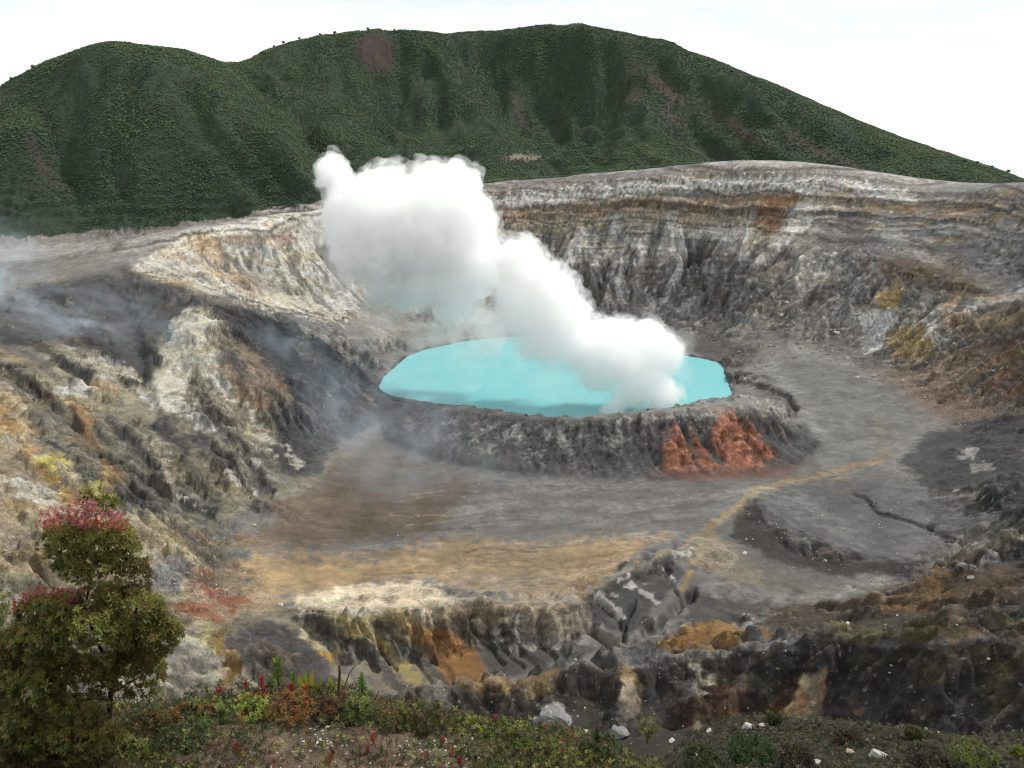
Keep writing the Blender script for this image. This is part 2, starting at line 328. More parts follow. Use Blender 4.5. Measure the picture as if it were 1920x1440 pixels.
G.Z += (0.15 + steep) * fbm(G.X / 26, G.Y / 26, 4, 7) * 1.2
# terraces: hard beds stick out of the steep walls
tz = G.Z + fbm(G.X / 120, G.Y / 120, 3, 41) * 10
ter = np.sin(tz * 2 * math.pi / 17.0) + 0.5 * np.sin(tz * 2 * math.pi / 7.3 + 1.0)
wallm = smooth(0.45, 0.9, S0) * smooth(760, 1000, G.Y)
G.Z += wallm * ter * (1.6 + 2.6 * upper)

def erode(Z, st, batches, n, steps, seed, strength=1.0):
    rng = np.random.default_rng(seed); ny, nx = Z.shape; flow = np.zeros(Z.shape, np.float64); dep = np.zeros(Z.shape, np.float64)
    H = Z / st
    for b in range(batches):
        x = rng.uniform(2, nx - 3, n); y = rng.uniform(2, ny - 3, n); vx = np.zeros(n); vy = np.zeros(n); wat = np.ones(n); sed = np.zeros(n); sp = np.ones(n); alive = np.ones(n, bool)
        for s in range(steps):
            i = x.astype(int); j = y.astype(int); fx = x - i; fy = y - j; Hf = H.ravel(); k = j * nx + i
            a = Hf[k]; bb = Hf[k + 1]; c = Hf[k + nx]; dd = Hf[k + nx + 1]
            gx = (bb - a) * (1 - fy) + (dd - c) * fy; gy = (c - a) * (1 - fx) + (dd - bb) * fx
            h = a * (1 - fx) * (1 - fy) + bb * fx * (1 - fy) + c * (1 - fx) * fy + dd * fx * fy
            vx = vx * 0.35 - gx * 0.65; vy = vy * 0.35 - gy * 0.65; L_ = np.hypot(vx, vy) + 1e-6; vx /= L_; vy /= L_
            x2 = np.clip(x + vx, 2, nx - 3); y2 = np.clip(y + vy, 2, ny - 3)
            i2 = x2.astype(int); j2 = y2.astype(int); f2 = x2 - i2; g2 = y2 - j2; k2 = j2 * nx + i2
            h2 = Hf[k2] * (1 - f2) * (1 - g2) + Hf[k2 + 1] * f2 * (1 - g2) + Hf[k2 + nx] * (1 - f2) * g2 + Hf[k2 + nx + 1] * f2 * g2
            dh = h2 - h
            cap = np.maximum(-dh, 0.01) * sp * wat * 4.0
            depo = np.where(dh > 0, np.minimum(dh, sed), np.where(sed > cap, (sed - cap) * 0.25, 0))
            er = np.where((dh <= 0) & (sed <= cap), np.minimum((cap - sed) * 0.25, -dh), 0) * strength
            sed = sed - depo + er; delta = depo - er
            idx = np.concatenate([k, k + 1, k + nx, k + nx + 1]); ww = np.concatenate([(1 - fx) * (1 - fy), fx * (1 - fy), (1 - fx) * fy, fx * fy]); 
            dz = np.bincount(idx, ww * np.tile(delta, 4), nx * ny).reshape(ny, nx)
            H = H + (blur(dz) if s % 2 else dz) 
            flow += np.bincount(k, wat, nx * ny).reshape(ny, nx)
            dep += np.bincount(k, depo, nx * ny).reshape(ny, nx)
            sp = np.sqrt(np.maximum(sp * sp - dh * 1.0, 0.05)).clip(0, 2.5); wat *= 0.985; x, y = x2, y2
    return H * st, flow, dep
Zb = G.Z.copy()
Z2, FLOW, DEP = erode(G.Z, G.st, 7, 45000, 42, 1)
lake_in = inpoly(G.X, G.Y, shoreW)
Z2 = Z2 * (1 - 0.75 * upper) + Zb * 0.75 * upper
G.Z = np.where(lake_in, np.minimum(Zb, -3), Z2)
# keep the shore line where it was surveyed: the ground just outside the lake stays above the water
sdist = polydist(G.X, G.Y, shoreW); near_s = (~lake_in) & (sdist < 60)
lift = np.minimum(0.6 + sdist * 0.25, 8)
G.Z = np.where(near_s, np.maximum(G.Z, lift), G.Z)
LA = licA; LB = licB
lfl = ridged(th * 300 / 5.5 + fbm(G.X / 30, G.Y / 30, 3, 77) * 0.9, rr / 90, 3, 51)
FL = blur(np.log1p(FLOW)); DP = blur(blur(DEP))
log('eroded', FL.max(), DP.max())

GM = Grid(-2600, 2600, 1250, 3800, 10.0, 20.0)
mfx = GM.X + fbm(GM.X / 160, GM.Y / 160, 3, 61) * 60; mfy = GM.Y
mm = smooth(1450, 1700, GM.Y)
def project(x, y, z):
    d_ = y * CP - (z - CAMZ) * SP; v_ = y * SP + (z - CAMZ) * CP
    return 960 + FPX * x / d_, 720 - FPX * v_ / d_
gpx, gpy = project(GM.X, GM.Y, GM.Z)
skyrow = np.interp(gpx, [-160, 0, 60, 130, 200, 340, 440, 500, 620, 700, 850, 1060, 1130, 1200, 1250, 1310, 1400, 1600, 1800, 1940, 2100], [260, 155, 120, 98, 90, 103, 115, 93, 62, 53, 62, 50, 50, 77, 83, 118, 148, 240, 305, 345, 420])
mm = mm * (0.2 + 0.8 * smooth(0, 45, gpy - skyrow))
GM.Z += mm * ((ridged(mfx / 170, mfy / 520, 4, 63, 0.45) - 0.66) * 56 + fbm(GM.X / 45, GM.Y / 45, 2, 64) * 3 - 3)
GN = Grid(-280, 280, -60, 420, 2.0, 4.0)
GN.Z += fbm(GN.X / 30, GN.Y / 30, 4, 71) * 2.0 * smooth(90, 160, GN.Y) + fbm(GN.X / 9, GN.Y / 9, 3, 73) * 0.5
def height0(x, y):
    zc = G.at(x, y); zm = GM.at(x, y); zn = GN.at(x, y)
    t = smooth(1440, 1540, y); tn = smooth(250, 215, y)
    return (zc * (1 - t) + zm * t) * (1 - tn) + zn * tn
def project(x, y, z):
    d_ = y * CP - (z - CAMZ) * SP; v_ = y * SP + (z - CAMZ) * CP
    return 960 + FPX * x / d_, 720 - FPX * v_ / d_
log('heights ready')

# ------------------------------------------------------------------ terrain mesh: a fan of columns from the lookout, rows placed where the land turns towards it
NC, NR = 1000, 1000
az = np.radians(np.linspace(-37, 37, NC)); R0, R1, R2 = 22.0, 1720.0, 3600.0
NF = 2600
rf = np.exp(np.linspace(math.log(R0), math.log(R1), NF))
RX = np.sin(az)[:, None] * rf; RY = np.cos(az)[:, None] * rf
ZZ = height0(RX, RY).reshape(NC, NF)
ang = np.arctan2(ZZ - CAMZ, rf[None])
dens = np.clip(np.gradient(ang, axis=1), -0.0001, 0.004); dens = np.abs(dens) + 0.00016 * (0.35 + smooth(200, 300, rf))[None]
for _ in range(3):
    ker = 9; pad = np.pad(dens, ((ker, ker), (0, 0)), mode='edge'); cs = np.cumsum(pad, 0); dens = (cs[2 * ker:] - cs[:-2 * ker]) / (2 * ker); dens = dens[:NC]
    pad = np.pad(dens, ((0, 0), (6, 6)), mode='edge'); cs = np.cumsum(pad, 1); dens = ((cs[:, 12:] - cs[:, :-12]) / 12)[:, :NF]
cum = np.cumsum(dens, 1); cum /= cum[:, -1:]; q = np.linspace(0, 1, NR)
RR = np.empty((NC, NR)); 
for i in range(NC): RR[i] = np.interp(q, cum[i], rf); 
RR[:, 0] = R0
rm = np.exp(np.linspace(math.log(R1), math.log(R2), 120))[1:]
RR = np.concatenate([RR, np.tile(rm, (NC, 1))], 1); NR = RR.shape[1]
VX = (np.sin(az)[:, None] * RR).ravel(); VY = (np.cos(az)[:, None] * RR).ravel()
VZ = height0(VX, VY)
log('terrain grid', VX.size)

# slope and the small relief
gyy, gxx = np.gradient(G.Z, G.st); SL = np.hypot(gxx, gyy)
slope = G.at(VX, VY, blur(SL)); flow = G.at(VX, VY, FL); depo = G.at(VX, VY, DP); ssm = G.at(VX, VY, blur(blur(steep))); la = G.at(VX, VY, LA); lb = G.at(VX, VY, LB)
noin = ~((VY < 1500) & (VY > 230)); la[noin] = 0; lb[noin] = 0
incr = (VY < 1500) & (VY > 230)
slope = np.where(incr, slope, 0.5); flow = np.where(incr, flow, 0); depo = np.where(incr, depo, 0); ssm = np.where(incr, ssm, 0.6)
PX, PY = project(VX, VY, VZ)
dome_poly = [(700, 752), (860, 762), (1000, 780), (1110, 792), (1180, 780), (1300, 772), (1450, 774), (1500, 800), (1545, 830), (1490, 880), (1400, 895), (1200, 900), (1000, 892), (850, 872), (720, 830)]
dm = (PX > 680) & (PX < 1560) & (PY > 735) & (PY < 910) & (VY < 900) & (VY > 650)
domem = np.zeros(VX.size); ii = np.where(dm)[0]
domem[ii] = np.where(inpoly(PX[ii], PY[ii], dome_poly), smooth(0, 12, polydist(PX[ii], PY[ii], dome_poly)), 0)
VZ += domem * ((G.at(VX, VY, lfl) - 0.6) * 5.0 + 1.5)
def incise(pts, wd, dep_, d=(0, 1500)):
    global VZ
    m = wd * 3 + 30; xs = [p[0] for p in pts]; ys = [p[1] for p in pts]
    i = np.where((PX > min(xs) - m) & (PX < max(xs) + m) & (PY > min(ys) - m) & (PY < max(ys) + m) & (VY > d[0]) & (VY < d[1]))[0]
    wv = fbm(VX[i] / 14, VY[i] / 14, 3, 301) * 9
    dd = polydist(PX[i] + wv, (PY[i] + wv * 0.3), pts, False); VZ[i] -= dep_ * smooth(wd, 0, dd)
incise([(1600, 925), (1625, 935), (1645, 960), (1720, 982), (1790, 1010), (1850, 1040)], 5, 3, (450, 720))
incise([(1425, 722), (1470, 738), (1492, 765), (1470, 775)], 9, 6, (700, 1000))
incise([(1110, 1180), (1150, 1206), (1200, 1200), (1250, 1150), (1300, 1110)], 14, 8, (380, 520))
incise([(1190, 1130), (1170, 1160), (1160, 1200)], 8, 5, (380, 520))
incise([(1120, 1120), (1150, 1150), (1165, 1190)], 7, 4, (380, 520))
incise([(1245, 1060), (1262, 1100), (1280, 1120)], 7, 4, (380, 560))
incise([(230, 560), (255, 640), (268, 715), (285, 770)], 26, 6, (600, 1000))
incise([(375, 745), (425, 810), (470, 870), (500, 925)], 16, 5, (560, 900))
incise([(360, 800), (420, 850), (465, 920)], 14, 4, (560, 900))
incise([(0, 690), (60, 730), (110, 765), (140, 790)], 20, 4.5, (400, 900))
incise([(190, 850), (270, 900), (330, 940), (410, 985)], 18, 4, (400, 800))
incise([(130, 780), (180, 840), (250, 920), (330, 960)], 14, 3, (350, 800))
incise([(1340, 460), (1310, 500), (1325, 560)], 10, 8, (1000, 1400)); incise([(1180, 470), (1175, 560)], 9, 7, (1000, 1420)); incise([(1140, 490), (1110, 570)], 9, 7, (1000, 1420)); incise([(1240, 410), (1215, 490)], 7, 6, (1000, 1450)); incise([(1380, 500), (1350, 580)], 9, 6, (1000, 1400))
rgi = np.random.default_rng(44)
for q_, w_, d_ in [([(470, 115), (540, 200), (600, 280), (640, 330)], 38, 26), ([(690, 130), (700, 200), (740, 280)], 26, 18), ([(800, 110), (810, 200), (860, 290)], 26, 20), ([(900, 100), (930, 180), (990, 250)], 30, 26), ([(985, 120), (1010, 190), (1050, 250)], 26, 30), ([(1085, 110), (1075, 180), (1085, 250)], 24, 26),
                   ([(1150, 130), (1130, 200), (1110, 270)], 26, 30), ([(1230, 115), (1330, 190), (1450, 300)], 24, 16), ([(1310, 140), (1420, 215), (1550, 310)], 22, 15), ([(1400, 180), (1530, 255), (1650, 330)], 20, 12), ([(1250, 180), (1320, 260), (1380, 315)], 22, 16), ([(60, 170), (90, 250), (150, 370)], 20, 13), ([(230, 130), (200, 240), (230, 380)], 32, 20),
                   ([(330, 140), (380, 230), (470, 330)], 28, 18), ([(140, 140), (120, 230), (110, 300)], 26, 14), ([(410, 180), (470, 260), (560, 350)], 22, 14)]:
    incise([(x_ + 12, y_ + 22) for x_, y_ in q_], w_ * 1.25, d_ * 0.62, (1480, 2700))
for k_ in range(13):
    x_ = rgi.uniform(545, 1010); l_ = rgi.uniform(0.45, 1.1); y0_ = 1160 + rgi.uniform(-2, 22)
    incise([(x_, y0_), (x_ + 50 * l_, y0_ + 48 * l_), (x_ + (100 + rgi.uniform(-20, 30)) * l_, y0_ + 108 * l_)], rgi.uniform(5, 13), rgi.uniform(1.2, 4), (380, 445))
rough = 0.12 + 0.9 * smooth(0.25, 0.8, slope)
sea = smooth(230, 260, VY)
flat = smooth(0.5, 0.15, slope)
det = ridged(VX / 13 + fbm(VX / 9, VY / 9, 2, 88) * .4, (VY - VZ * 0.6) / 13, 3, 91, 0.55) - 0.6
cwx = VX + fbm(VX / 25, VY / 25, 3, 511) * 9; cwy = VY + fbm(VX / 25, VY / 25, 3, 521) * 9
c1, _q = cells(cwx / 30 + cwy / 90, cwy / 38, 3); c2, _q = cells(cwx / 11, cwy / 13 + VZ / 26, 5)
VZ += sea * smooth(0.2, 0.6, slope) * (1 - domem) * ((c1 - 0.3) * 5.5 + (c2 - 0.3) * 2.6) * (1 - 0.7 * smooth(100, 130, VZ) * smooth(1000, 1150, VY))
VZ += sea * rough * (det * 3.0 + fbm(VX / 5.5, (VY - VZ * 0.6) / 5.5, 2, 95, 0.5) * 0.7) * (1 - 0.45 * smooth(100, 130, VZ) * smooth(1000, 1150, VY))
lakev = inpoly(VX, VY, shoreW)
VZ = np.where(lakev, np.minimum(VZ, -1.5), VZ)
VZ = np.where((~lakev) & (np.hypot(VX - cen[0], VY - cen[1]) < 300) & (VZ < 0.4), 0.4, VZ)
PX, PY = project(VX, VY, VZ)
log('relief done')

# ------------------------------------------------------------------ ground colours: deposits and painted-in shade, surveyed as outlines, edges broken up by noise
W1 = fbm(VX / 38, VY / 38, 5, 101, 0.6); W2 = fbm(VX / 38 + 50, (VY + VZ) / 38, 5, 111, 0.6)
wamp = np.clip(26000.0 / np.maximum(VY, 60), 14, 60)       # metres of wobble turned into photo units
QX = PX + W1 * wamp * 0.45 * (0.25 + 0.75 * smooth(0.1, 0.45, slope)); QY = PY + W2 * wamp * 0.3 * (0.25 + 0.75 * smooth(0.1, 0.45, slope))
NV = VX.size
col = np.empty((NV, 3), np.float32); col[:] = (0.19, 0.182, 0.172)
upv = smooth(100, 130, VZ) * smooth(1000, 1150, VY)
stk = (lb * 0.55 + la * 0.3) * smooth(0.12, 0.5, slope) * (1 - 0.8 * upv)
fine = fbm(VX / 7, (VY + VZ * 1.5) / 7, 3, 121, 0.62); med = fbm(VX / 24, (VY + VZ) / 24, 4, 131, 0.6)
def paint(mask_idx, a, c):
    a = np.clip(a, 0, 1)[:, None]; col[mask_idx] = col[mask_idx] * (1 - a) + np.array(c, np.float32) * a
def area(c, poly, soft=8, op=1.0, d=(0, 1600), br=0.35):
    poly = [tuple(p) for p in poly]; xs = [p[0] for p in poly]; ys = [p[1] for p in poly]
    i = np.where((QX > min(xs) - 25) & (QX < max(xs) + 25) & (QY > min(ys) - 25) & (QY < max(ys) + 25) & (VY > d[0]) & (VY < d[1]))[0]
    if not len(i): return
    dd = polydist(QX[i], QY[i], poly); s = np.where(inpoly(QX[i], QY[i], poly), dd, -dd)
    s = s + (fine[i] + stk[i] * 1.6) * soft * br * 1.8
    paint(i, smooth(-soft * .7, soft * .7, s) * op, c)
def stroke(c, pts, wd, soft=None, op=1.0, d=(0, 1600), br=0.5):
    soft = soft or wd * 0.5; xs = [p[0] for p in pts]; ys = [p[1] for p in pts]; m = wd + soft + 10
    i = np.where((QX > min(xs) - m) & (QX < max(xs) + m) & (QY > min(ys) - m) & (QY < max(ys) + m) & (VY > d[0]) & (VY < d[1]))[0]
    if not len(i): return
    dd = polydist(QX[i], QY[i], pts, False); s = wd / 2 - dd + (fine[i] + stk[i]) * soft * br * 2
    paint(i, smooth(-soft / 2, soft / 2, s) * op, c)
DARK = (0.075, 0.073, 0.074); BLK = (0.04, 0.039, 0.04); GREY = (0.2, 0.195, 0.187); PALE = (0.33, 0.32, 0.3); WHITE = (0.5, 0.485, 0.45); RUST = (0.25, 0.13, 0.075); OCH = (0.30, 0.205, 0.085); TAN = (0.31, 0.27, 0.19); OLIVE = (0.23, 0.205, 0.135)
# far and right walls
area((0.25, 0.235, 0.21), [(600, 400), (915, 360), (1300, 320), (1460, 308), (1650, 335), (1760, 355), (1700, 430), (1560, 470), (1450, 620), (1300, 650), (700, 640), (600, 560)], 10)
area((0.165, 0.16, 0.155), [(1040, 490), (1250, 490), (1330, 465), (1400, 480), (1440, 540), (1360, 640), (1280, 640), (1080, 600), (1000, 560)], 14)
area((0.17, 0.167, 0.163), [(1560, 380), (1740, 350), (1930, 345), (1930, 560), (1830, 520), (1700, 470), (1600, 460)], 10)
stroke((0.22, 0.205, 0.185), [(900, 362), (1080, 348), (1300, 325), (1460, 316), (1650, 342), (1740, 358)], 20)
stroke((0.50, 0.48, 0.45), [(910, 383), (1000, 375), (1150, 360), (1300, 347), (1400, 344), (1480, 347), (1560, 350), (1640, 358), (1710, 374)], 17, 14)
stroke((0.11, 0.105, 0.10), [(915, 396), (1050, 384), (1100, 378), (1300, 361), (1400, 364)], 5, 6, 0.8)
stroke((0.26, 0.165, 0.10), [(930, 408), (1050, 400), (1200, 385), (1350, 382), (1450, 378), (1510, 380)], 24, 16, 0.62)
stroke((0.31, 0.255, 0.19), [(930, 432), (1060, 426), (1200, 414), (1400, 404)], 18, 14, 0.8)
area(RUST, [(1430, 372), (1500, 362), (1480, 400), (1450, 436), (1405, 446), (1420, 400)], 8, 0.8)
area((0.42, 0.405, 0.38), [(1060, 462), (1090, 430), (1130, 445), (1155, 396), (1180, 445), (1235, 450), (1266, 400), (1290, 440), (1340, 425), (1400, 418), (1430, 430), (1390, 470), (1330, 470), (1250, 492), (1060, 492)], 9, 0.85)
area((0.43, 0.42, 0.385), [(1385, 470), (1470, 420), (1500, 385), (1540, 358), (1585, 390), (1545, 392), (1510, 430), (1470, 475), (1420, 500)], 9, 0.85)
area(OLIVE, [(1400, 430), (1470, 430), (1460, 480), (1400, 480)], 9, 0.4)
for a in ([(1240, 420), (1215, 490)], [(1140, 420), (1120, 470)], [(1180, 470), (1175, 560)], [(1140, 490), (1110, 570)], [(1210, 500), (1215, 570)], [(1320, 460), (1300, 500), (1330, 590)], [(1350, 470), (1345, 570)], [(1100, 480), (1085, 540)], [(1380, 500), (1350, 580)]):
    stroke(DARK, a, 13, 9, 0.75)
for a in ([(1270, 460), (1275, 530), (1290, 600)], [(1230, 560), (1220, 600)], [(1160, 520), (1150, 600)]): stroke((0.27, 0.265, 0.26), a, 26, 16, 0.8)
area((0.12, 0.11, 0.105), [(1540, 430), (1600, 395), (1650, 440), (1600, 480), (1530, 480)], 10, 0.7)
area((0.12, 0.11, 0.105), [(1400, 560), (1480, 500), (1560, 530), (1500, 580), (1420, 610)], 10, 0.55)
stroke((0.22, 0.165, 0.115), [(1540, 372), (1620, 384), (1750, 392), (1920, 400)], 24, 18, 0.75)
stroke(PALE, [(1640, 420), (1700, 460), (1760, 500)], 20, 12, 0.6)
area((0.40, 0.39, 0.36), [(1480, 500), (1560, 470), (1590, 500), (1560, 540), (1500, 540)], 12, 0.5)
area((0.115, 0.08, 0.058), [(1640, 480), (1740, 490), (1820, 530), (1850, 560), (1760, 560), (1660, 530)], 10, 0.8)
area((0.17, 0.14, 0.11), [(1760, 575), (1930, 560), (1930, 800), (1820, 790), (1740, 740)], 16)
area((0.26, 0.25, 0.235), [(1560, 600), (1680, 570), (1760, 590), (1800, 640), (1740, 680), (1640, 670)], 12, 0.7)
area((0.33, 0.24, 0.10), [(1650, 545), (1690, 545), (1690, 575), (1655, 578)], 6, 0.8)
area((0.31, 0.22, 0.09), [(1665, 625), (1730, 618), (1760, 650), (1720, 680), (1665, 672)], 7, 0.8)
area((0.52, 0.52, 0.52), [(1620, 590), (1670, 580), (1680, 600), (1650, 650), (1620, 660)], 7, 0.7)
stroke((0.55, 0.54, 0.52), [(1720, 600), (1745, 620), (1760, 660)], 10, 8, 0.7)
stroke((0.36, 0.35, 0.33), [(1740, 590), (1830, 565), (1920, 545)], 14, 9, 0.7)
area((0.21, 0.155, 0.12), [(1640, 700), (1750, 660), (1850, 650), (1920, 700), (1900, 800), (1810, 810), (1740, 770)], 14, 0.8)
area((0.13, 0.075, 0.05), [(1830, 640), (1930, 600), (1930, 760), (1850, 740)], 16, 0.6)
area((0.08, 0.08, 0.085), [(1700, 820), (1930, 770), (1930, 990), (1780, 925), (1690, 880)], 12)
for a in ([(1790, 855), (1830, 850)], [(1820, 880), (1850, 870)], [(1800, 930), (1830, 932)]): stroke((0.3, 0.29, 0.27), a, 9, 5, 0.9)
area((0.225, 0.221, 0.21), [(1385, 690), (1500, 640), (1600, 690), (1700, 770), (1740, 800), (1680, 870), (1560, 890), (1510, 830), (1490, 760)], 12, 1, (600, 1100))
area((0.11, 0.1, 0.095), [(1285, 650), (1330, 625), (1380, 640), (1440, 650), (1390, 690), (1350, 690)], 9, 0.85)
stroke((0.07, 0.065, 0.06), [(1362, 700), (1380, 712), (1430, 725), (1475, 745), (1492, 770)], 12, 6, 0.9, (700, 1100))
# crater floor
area((0.208, 0.203, 0.197), [(640, 820), (900, 880), (1200, 893), (1480, 875), (1560, 885), (1420, 930), (1300, 1020), (1130, 1115), (1060, 1145), (800, 1170), (530, 1155), (430, 1070), (500, 985), (440, 950), (600, 890)], 8)
area((0.165, 0.125, 0.088), [(620, 840), (760, 870), (900, 905), (860, 950), (820, 1000), (700, 1015), (560, 1035), (430, 1020), (510, 975), (450, 950), (600, 905)], 26, 0.85)
area((0.2, 0.16, 0.12), [(640, 830), (720, 830), (780, 880), (700, 900), (640, 880)], 14, 0.6)
area((0.39, 0.275, 0.15), [(425, 1025), (560, 1040), (700, 1045), (850, 1012), (1000, 1020), (1180, 1005), (1250, 1005), (1180, 1050), (1080, 1110), (900, 1105), (700, 1090), (600, 1115), (500, 1130), (420, 1075)], 30, 0.8)
area((0.27, 0.22, 0.165), [(820, 1050), (1000, 1040), (1150, 1050), (1080, 1120), (950, 1130), (850, 1090)], 30, 0.6)
area((0.54, 0.46, 0.35), [(540, 1148), (555, 1122), (640, 1100), (700, 1092), (800, 1098), (880, 1120), (860, 1150), (800, 1165), (600, 1160)], 9)
area((0.33, 0.29, 0.235), [(820, 1165), (850, 1105), (950, 1115), (1080, 1130), (1060, 1150), (920, 1168)], 10, 0.8)
for k, (y0, a) in enumerate([(925, 0.5), (938, 0.6), (952, 0.4), (966, 0.5), (985, 0.4), (912, 0.4)]):
    stroke((0.28, 0.265, 0.245) if k % 2 else (0.13, 0.12, 0.105), [(820 + 20 * k, y0 + 22), (1000, y0 + 6), (1180, y0 + 10), (1350 - 10 * k, y0 - 8)], 7, 9, a, (500, 700))
rgd = np.random.default_rng(12)
for k in range(46):                                          # fine drainage threads across the basin, running right to left
    y0 = rgd.uniform(905, 1120); x0 = rgd.uniform(640, 1150); l_ = rgd.uniform(90, 320); c_ = (0.34, 0.3, 0.25) if rgd.uniform() < 0.5 else (0.12, 0.1, 0.085)
    pts_ = [(x0 + l_ * t, y0 - 0.06 * l_ * t + 5 * math.sin(k + 5 * t)) for t in np.linspace(0, 1, 7)]
    stroke(c_, pts_, 1.6, 2.2, 0.6, (440, 700), 0.3)
for k in range(7):
    stroke((0.42, 0.32, 0.2) if k % 2 else (0.24, 0.17, 0.1), [(700 + 60 * k, 1040 + 7 * k), (900 + 30 * k, 1052 + 6 * k), (1100, 1048 + 7 * k), (1200, 1030 + 7 * k)], 4, 6, 0.6, (450, 600))
stroke((0.31, 0.25, 0.165), [(1650, 862), (1560, 886), (1480, 903), (1412, 920), (1390, 945), (1330, 985), (1262, 1033), (1190, 1070), (1130, 1106)], 11, 5, 1, (450, 800))
stroke((0.31, 0.225, 0.13), [(1330, 985), (1322, 1035), (1298, 1065), (1282, 1108)], 12, 5, 1, (430, 640))
area((0.3, 0.24, 0.16), [(1290, 1010), (1340, 1000), (1400, 1060), (1440, 1100), (1360, 1080), (1310, 1060)], 10, 0.7)
stroke((0.25, 0.215, 0.165), [(1650, 800), (1660, 850)], 26, 18, 0.7)
area((0.32, 0.24, 0.16), [(1560, 900), (1590, 893), (1620, 920), (1560, 925)], 7, 0.7)
area((0.15, 0.148, 0.146), [(1425, 930), (1560, 905), (1700, 895), (1830, 965), (1760, 1040), (1600, 1050), (1490, 1015), (1430, 965)], 8, 0.9, (480, 720))
stroke(BLK, [(1620, 930), (1640, 960), (1720, 985), (1790, 1010)], 5, 4, 0.85, (450, 720))
area((0.055, 0.048, 0.045), [(1375, 965), (1420, 930), (1445, 975), (1490, 1022), (1600, 1052), (1740, 1050), (1720, 1080), (1560, 1078), (1440, 1050), (1370, 1005)], 10, 0.85, (480, 660))
area((0.19, 0.178, 0.16), [(1340, 1010), (1400, 1030), (1500, 1090), (1660, 1090), (1600, 1130), (1500, 1150), (1380, 1100)], 10, 0.6, (430, 560))
area((0.085, 0.08, 0.077), [(1930, 990), (1840, 1030), (1750, 1075), (1600, 1120), (1500, 1145), (1380, 1120), (1290, 1100), (1280, 1160), (1340, 1190), (1500, 1195), (1930, 1190)], 10, 0.95, (300, 560))  # right slope darkened in colour for the shade on its west face
for k in range(9):
    x0 = 1340 + 62 * k; stroke((0.32, 0.31, 0.3), [(x0, 1185 - 15 * k), (x0 + 70, 1165 - 18 * k)], 6, 8, 0.5, (300, 560), 1.2)
area((0.135, 0.095, 0.06), [(1640, 1150), (1760, 1100), (1930, 1040), (1930, 1190), (1750, 1190), (1640, 1185)], 16, 0.85, (280, 520))
area((0.06, 0.055, 0.052), [(1770, 1150), (1930, 1110), (1930, 1180), (1800, 1190)], 14, 0.6, (260, 520))
area((0.11, 0.09, 0.05), [(1560, 1165), (1800, 1160), (1800, 1180), (1560, 1190)], 9, 0.7, (280, 520))
# dome
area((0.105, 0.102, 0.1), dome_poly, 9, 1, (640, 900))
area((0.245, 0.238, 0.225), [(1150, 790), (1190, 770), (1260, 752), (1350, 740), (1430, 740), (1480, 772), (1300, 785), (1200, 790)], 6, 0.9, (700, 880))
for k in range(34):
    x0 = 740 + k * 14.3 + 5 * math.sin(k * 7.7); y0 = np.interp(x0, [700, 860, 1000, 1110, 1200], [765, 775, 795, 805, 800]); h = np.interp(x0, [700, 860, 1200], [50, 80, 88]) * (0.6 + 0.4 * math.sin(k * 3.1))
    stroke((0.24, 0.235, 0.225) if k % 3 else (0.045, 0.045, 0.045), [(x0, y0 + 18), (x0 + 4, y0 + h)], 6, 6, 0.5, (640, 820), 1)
area((0.33, 0.135, 0.08), [(1222, 884), (1240, 835), (1265, 812), (1300, 806), (1335, 795), (1375, 782), (1428, 794), (1448, 825), (1440, 855), (1430, 884), (1330, 888)], 15, 0.78, (640, 800), 0.5)
for k in range(5): stroke((0.06, 0.05, 0.05), [(1245 + 42 * k, 868 - 5 * (k % 3)), (1248 + 42 * k, 890)], 6, 5, 0.6, (640, 800), 1)
for k in range(6): stroke((0.36, 0.17, 0.11), [(1265 + 27 * k, 820), (1262 + 27 * k, 870)], 4, 5, 0.6, (640, 800), 1)
area((0.22, 0.12, 0.09), [(1240, 890), (1420, 880), (1500, 870), (1480, 895), (1300, 905)], 8, 0.6, (620, 760))
# left wall and amphitheatre
area((0.24, 0.228, 0.208), [(-200, 450), (0, 445), (300, 425), (600, 378), (640, 395), (430, 428), (345, 438), (260, 490), (190, 510), (0, 545), (-200, 570)], 6, 1, (950, 1700))
for k in range(6): stroke((0.15, 0.142, 0.13) if k % 2 else (0.32, 0.3, 0.275), [(20 + 15 * k, 505 - 9 * k), (200, 478 - 8 * k), (340, 452 - 6 * k)], 4, 6, 0.7, (1000, 1600), 1)
area((0.23, 0.212, 0.165), [(-200, 560), (190, 515), (360, 560), (720, 720), (640, 830), (600, 900), (430, 970), (440, 1080), (530, 1150), (420, 1200), (-200, 1200)], 8)
area((0.52, 0.49, 0.425), [(340, 445), (400, 432), (520, 408), (600, 402), (760, 420), (740, 530), (640, 592), (550, 580), (440, 560), (300, 525), (240, 505)], 8, 0.95, (900, 1450))
for q_, cc, ww, oo in [([(385, 455), (460, 450), (540, 442)], RUST, 14, 0.7), ([(380, 480), (430, 510), (470, 545)], (0.33, 0.2, 0.11), 20, 0.7), ([(250, 510), (330, 525), (400, 560)], OCH, 8, 0.6), ([(470, 440), (560, 425), (620, 425)], (0.2, 0.17, 0.14), 14, 0.7),
                   ([(400, 470), (520, 500), (620, 520)], (0.56, 0.53, 0.49), 24, 0.7), ([(420, 540), (520, 560), (640, 600)], (0.5, 0.45, 0.34), 12, 0.8), ([(450, 530), (560, 545), (640, 540)], (0.2, 0.19, 0.17), 14, 0.7), ([(480, 495), (580, 480), (640, 485)], (0.36, 0.26, 0.16), 8, 0.7)]:
    stroke(cc, q_, ww, 12, oo, (900, 1450))
area((0.46, 0.435, 0.36), [(350, 560), (400, 590), (412, 640), (400, 690), (340, 735), (275, 745), (290, 690), (330, 620)], 7, 0.95, (600, 1000))
